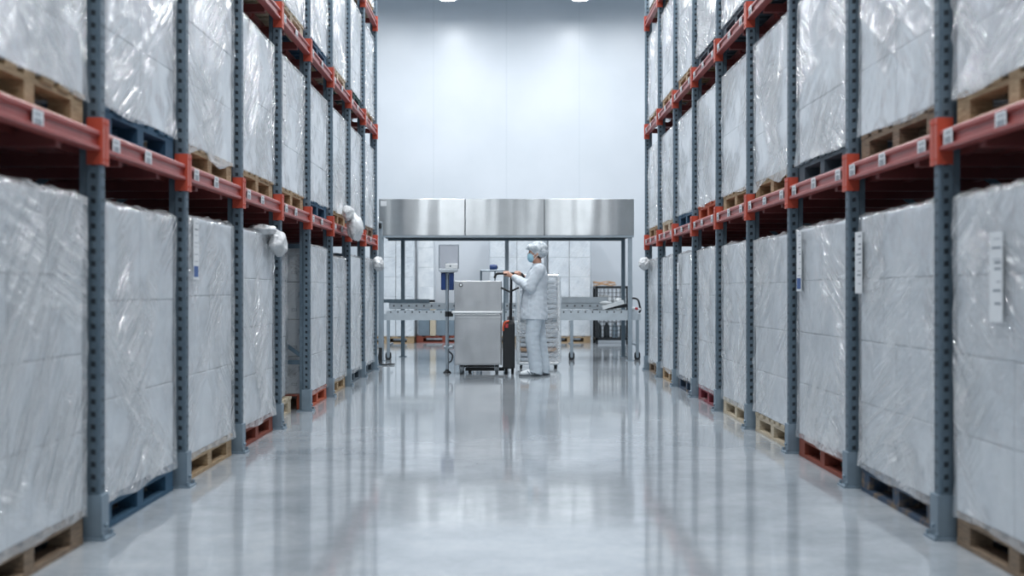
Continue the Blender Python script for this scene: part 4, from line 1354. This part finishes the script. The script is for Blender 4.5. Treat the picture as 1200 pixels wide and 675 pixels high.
    m = MB()   # dark hair at the nape and temples, under the cover
    m.ball(headc + Vector((0.035, 0, 0.010)), (0.085, 0.0795, 0.072), 20, 14); m.build('hair', M['hair'], t)
    # mask
    m = MB()
    m.ball(headc + Vector((-0.060, 0, -0.050)), (0.056, 0.066, 0.062), 22, 16)
    m.ball(headc + Vector((-0.092, 0, -0.022)), (0.024, 0.034, 0.034), 16, 10)
    mk = remesh(m, 'face_mask', M['mask'], 0.005, t, 3, 0.003, 3)
    for s in (-1, 1):
        m = MB(); m.tube([headc + Vector((-0.045, s * 0.066, -0.03)), headc + Vector((-0.01, s * 0.083, 0.0)), headc + Vector((0.025, s * 0.085, 0.02))], 0.0028, 6)
        m.tube([headc + Vector((-0.045, s * 0.064, -0.085)), headc + Vector((-0.01, s * 0.082, -0.05)), headc + Vector((0.025, s * 0.086, -0.01))], 0.0028, 6)
        m.build('ear_loop', M['white_plastic'], mk)
    # bouffant cover
    m = MB()
    m.ball(headc + Vector((0.030, 0, 0.070)), (0.125, 0.108, 0.098), 26, 18)
    m.ball(headc + Vector((0.064, 0, 0.028)), (0.092, 0.104, 0.080), 22, 14)
    m.ball(headc + Vector((-0.055, 0, 0.085)), (0.070, 0.082, 0.052), 20, 12)
    m.tube([headc + Vector((-0.115, -0.04, 0.065)), headc + Vector((-0.122, 0, 0.068)), headc + Vector((-0.115, 0.04, 0.065))], 0.014, 10)
    remesh(m, 'hair_cover', M['hairnet'], 0.006, t, 3, 0.016, 8)
    # coat
    m = MB()
    m.tube([(0.020, 0, 0.735), (0.022, 0, 0.80), (0.030, 0, 0.95), (0.040, 0, 1.10), (0.058, 0, 1.24), (0.075, 0, 1.34), (0.082, 0, 1.40), (0.078, 0, 1.445)],
           [(0.205, 0.178), (0.205, 0.178), (0.200, 0.168), (0.190, 0.155), (0.205, 0.148), (0.210, 0.125), (0.140, 0.095), (0.075, 0.072)], 28)
    for sh, el, wr, k in ((shL, elL, wrL, 1), (shR, elR, wrR, 1)):
        cuff = el.lerp(wr, 0.90)
        m.ball(sh, 0.083, 16, 12)
        m.tube([sh + Vector((0.0, 0, 0.01)), sh.lerp(el, 0.35), sh.lerp(el, 0.7), el], [0.080, 0.079, 0.075, 0.072], 18)
        m.ball(el + Vector((0.01, 0, -0.012)), 0.074, 16, 12)
        m.tube([el, el.lerp(wr, 0.35), el.lerp(wr, 0.7), cuff], [0.070, 0.064, 0.056, 0.047], 18)
    coat = remesh(m, 'coat', M['coat'], 0.0075, t, 5, 0.018, 5)
    m = MB()   # stand-up lapel and collar
    m.tube([(0.075, 0, 1.425), (0.070, 0, 1.465)], [(0.072, 0.074), (0.069, 0.069)], 22, cap=False)
    m.build('collar', M['coat'], coat)
    m = MB()   # breast fastening strip down the front
    pts = [(-0.112, 0, 0.76), (-0.150, 0, 0.95), (-0.118, 0, 1.10), (-0.094, 0, 1.24), (-0.052, 0, 1.34), (-0.005, 0, 1.42)]
    m.tube([Vector(p) + Vector((-0.006, -0.02, 0)) for p in pts], [(0.03, 0.008)] * 6, 8); m.build('placket', M['coat'], coat)
    m = MB()   # side pocket
    m.bbox((-0.06, -0.182, 0.86), (0.09, -0.172, 1.00), 0.005); 
    m.build('pocket', M['coat'], coat)
    # trousers
    m = MB()
    m.tube([(0.045, 0, 0.98), (0.045, 0, 0.88), (0.048, 0, 0.80)], [(0.165, 0.115), (0.172, 0.125), (0.17, 0.12)], 22)
    for hp, kn, an in ((hipL, knL, anL), (hipR, knR, anR)):
        m.tube([hp, hp.lerp(kn, 0.5), kn, kn.lerp(an, 0.5), an + Vector((0, 0, 0.0)), an + Vector((-0.012, 0, -0.045))], [0.100, 0.098, 0.092, 0.088, 0.088, 0.092], 20)
    remesh(m, 'trousers', M['trouser'], 0.0075, t, 4, 0.010, 9)
    # shoes
    for an in (anL, anR):
        m = MB()
        bx = an.x; y = an.y
        m.ball((bx + 0.02, y, 0.062), (0.062, 0.042, 0.052), 16, 10)
        m.tube([(bx + 0.06, y, 0.042), (bx, y, 0.048), (bx - 0.08, y, 0.048), (bx - 0.16, y, 0.040), (bx - 0.205, y, 0.034)], [(0.036, 0.036), (0.042, 0.044), (0.046, 0.042), (0.046, 0.034), (0.026, 0.022)], 18)
        sh = remesh(m, 'shoe', M['shoe'], 0.006, t, 3)
        for v in sh.data.vertices:
            if v.co.z < 0.012: v.co.z = 0.012
        m = MB()
        m.prism([(bx + 0.086, y - 0.032), (bx + 0.086, y + 0.032), (bx + 0.0, y + 0.042), (bx - 0.10, y + 0.050), (bx - 0.19, y + 0.036), (bx - 0.225, y), (bx - 0.19, y - 0.036), (bx - 0.10, y - 0.050), (bx, y - 0.042)], 2, 0.0, 0.024)
        m.build('sole', M['grey_rubber'], sh)
        m = MB()
        for k in range(3):
            x = bx - 0.045 - 0.034 * k
            m.bar((x + 0.03, y - 0.0455, 0.028), (x - 0.004, y - 0.040, 0.075), 0.012, 0.010)
            m.bar((x + 0.03, y + 0.0455, 0.028), (x - 0.004, y + 0.040, 0.075), 0.012, 0.010)
        m.build('side_stripe', M['shoe_grey'], sh)
build_worker()
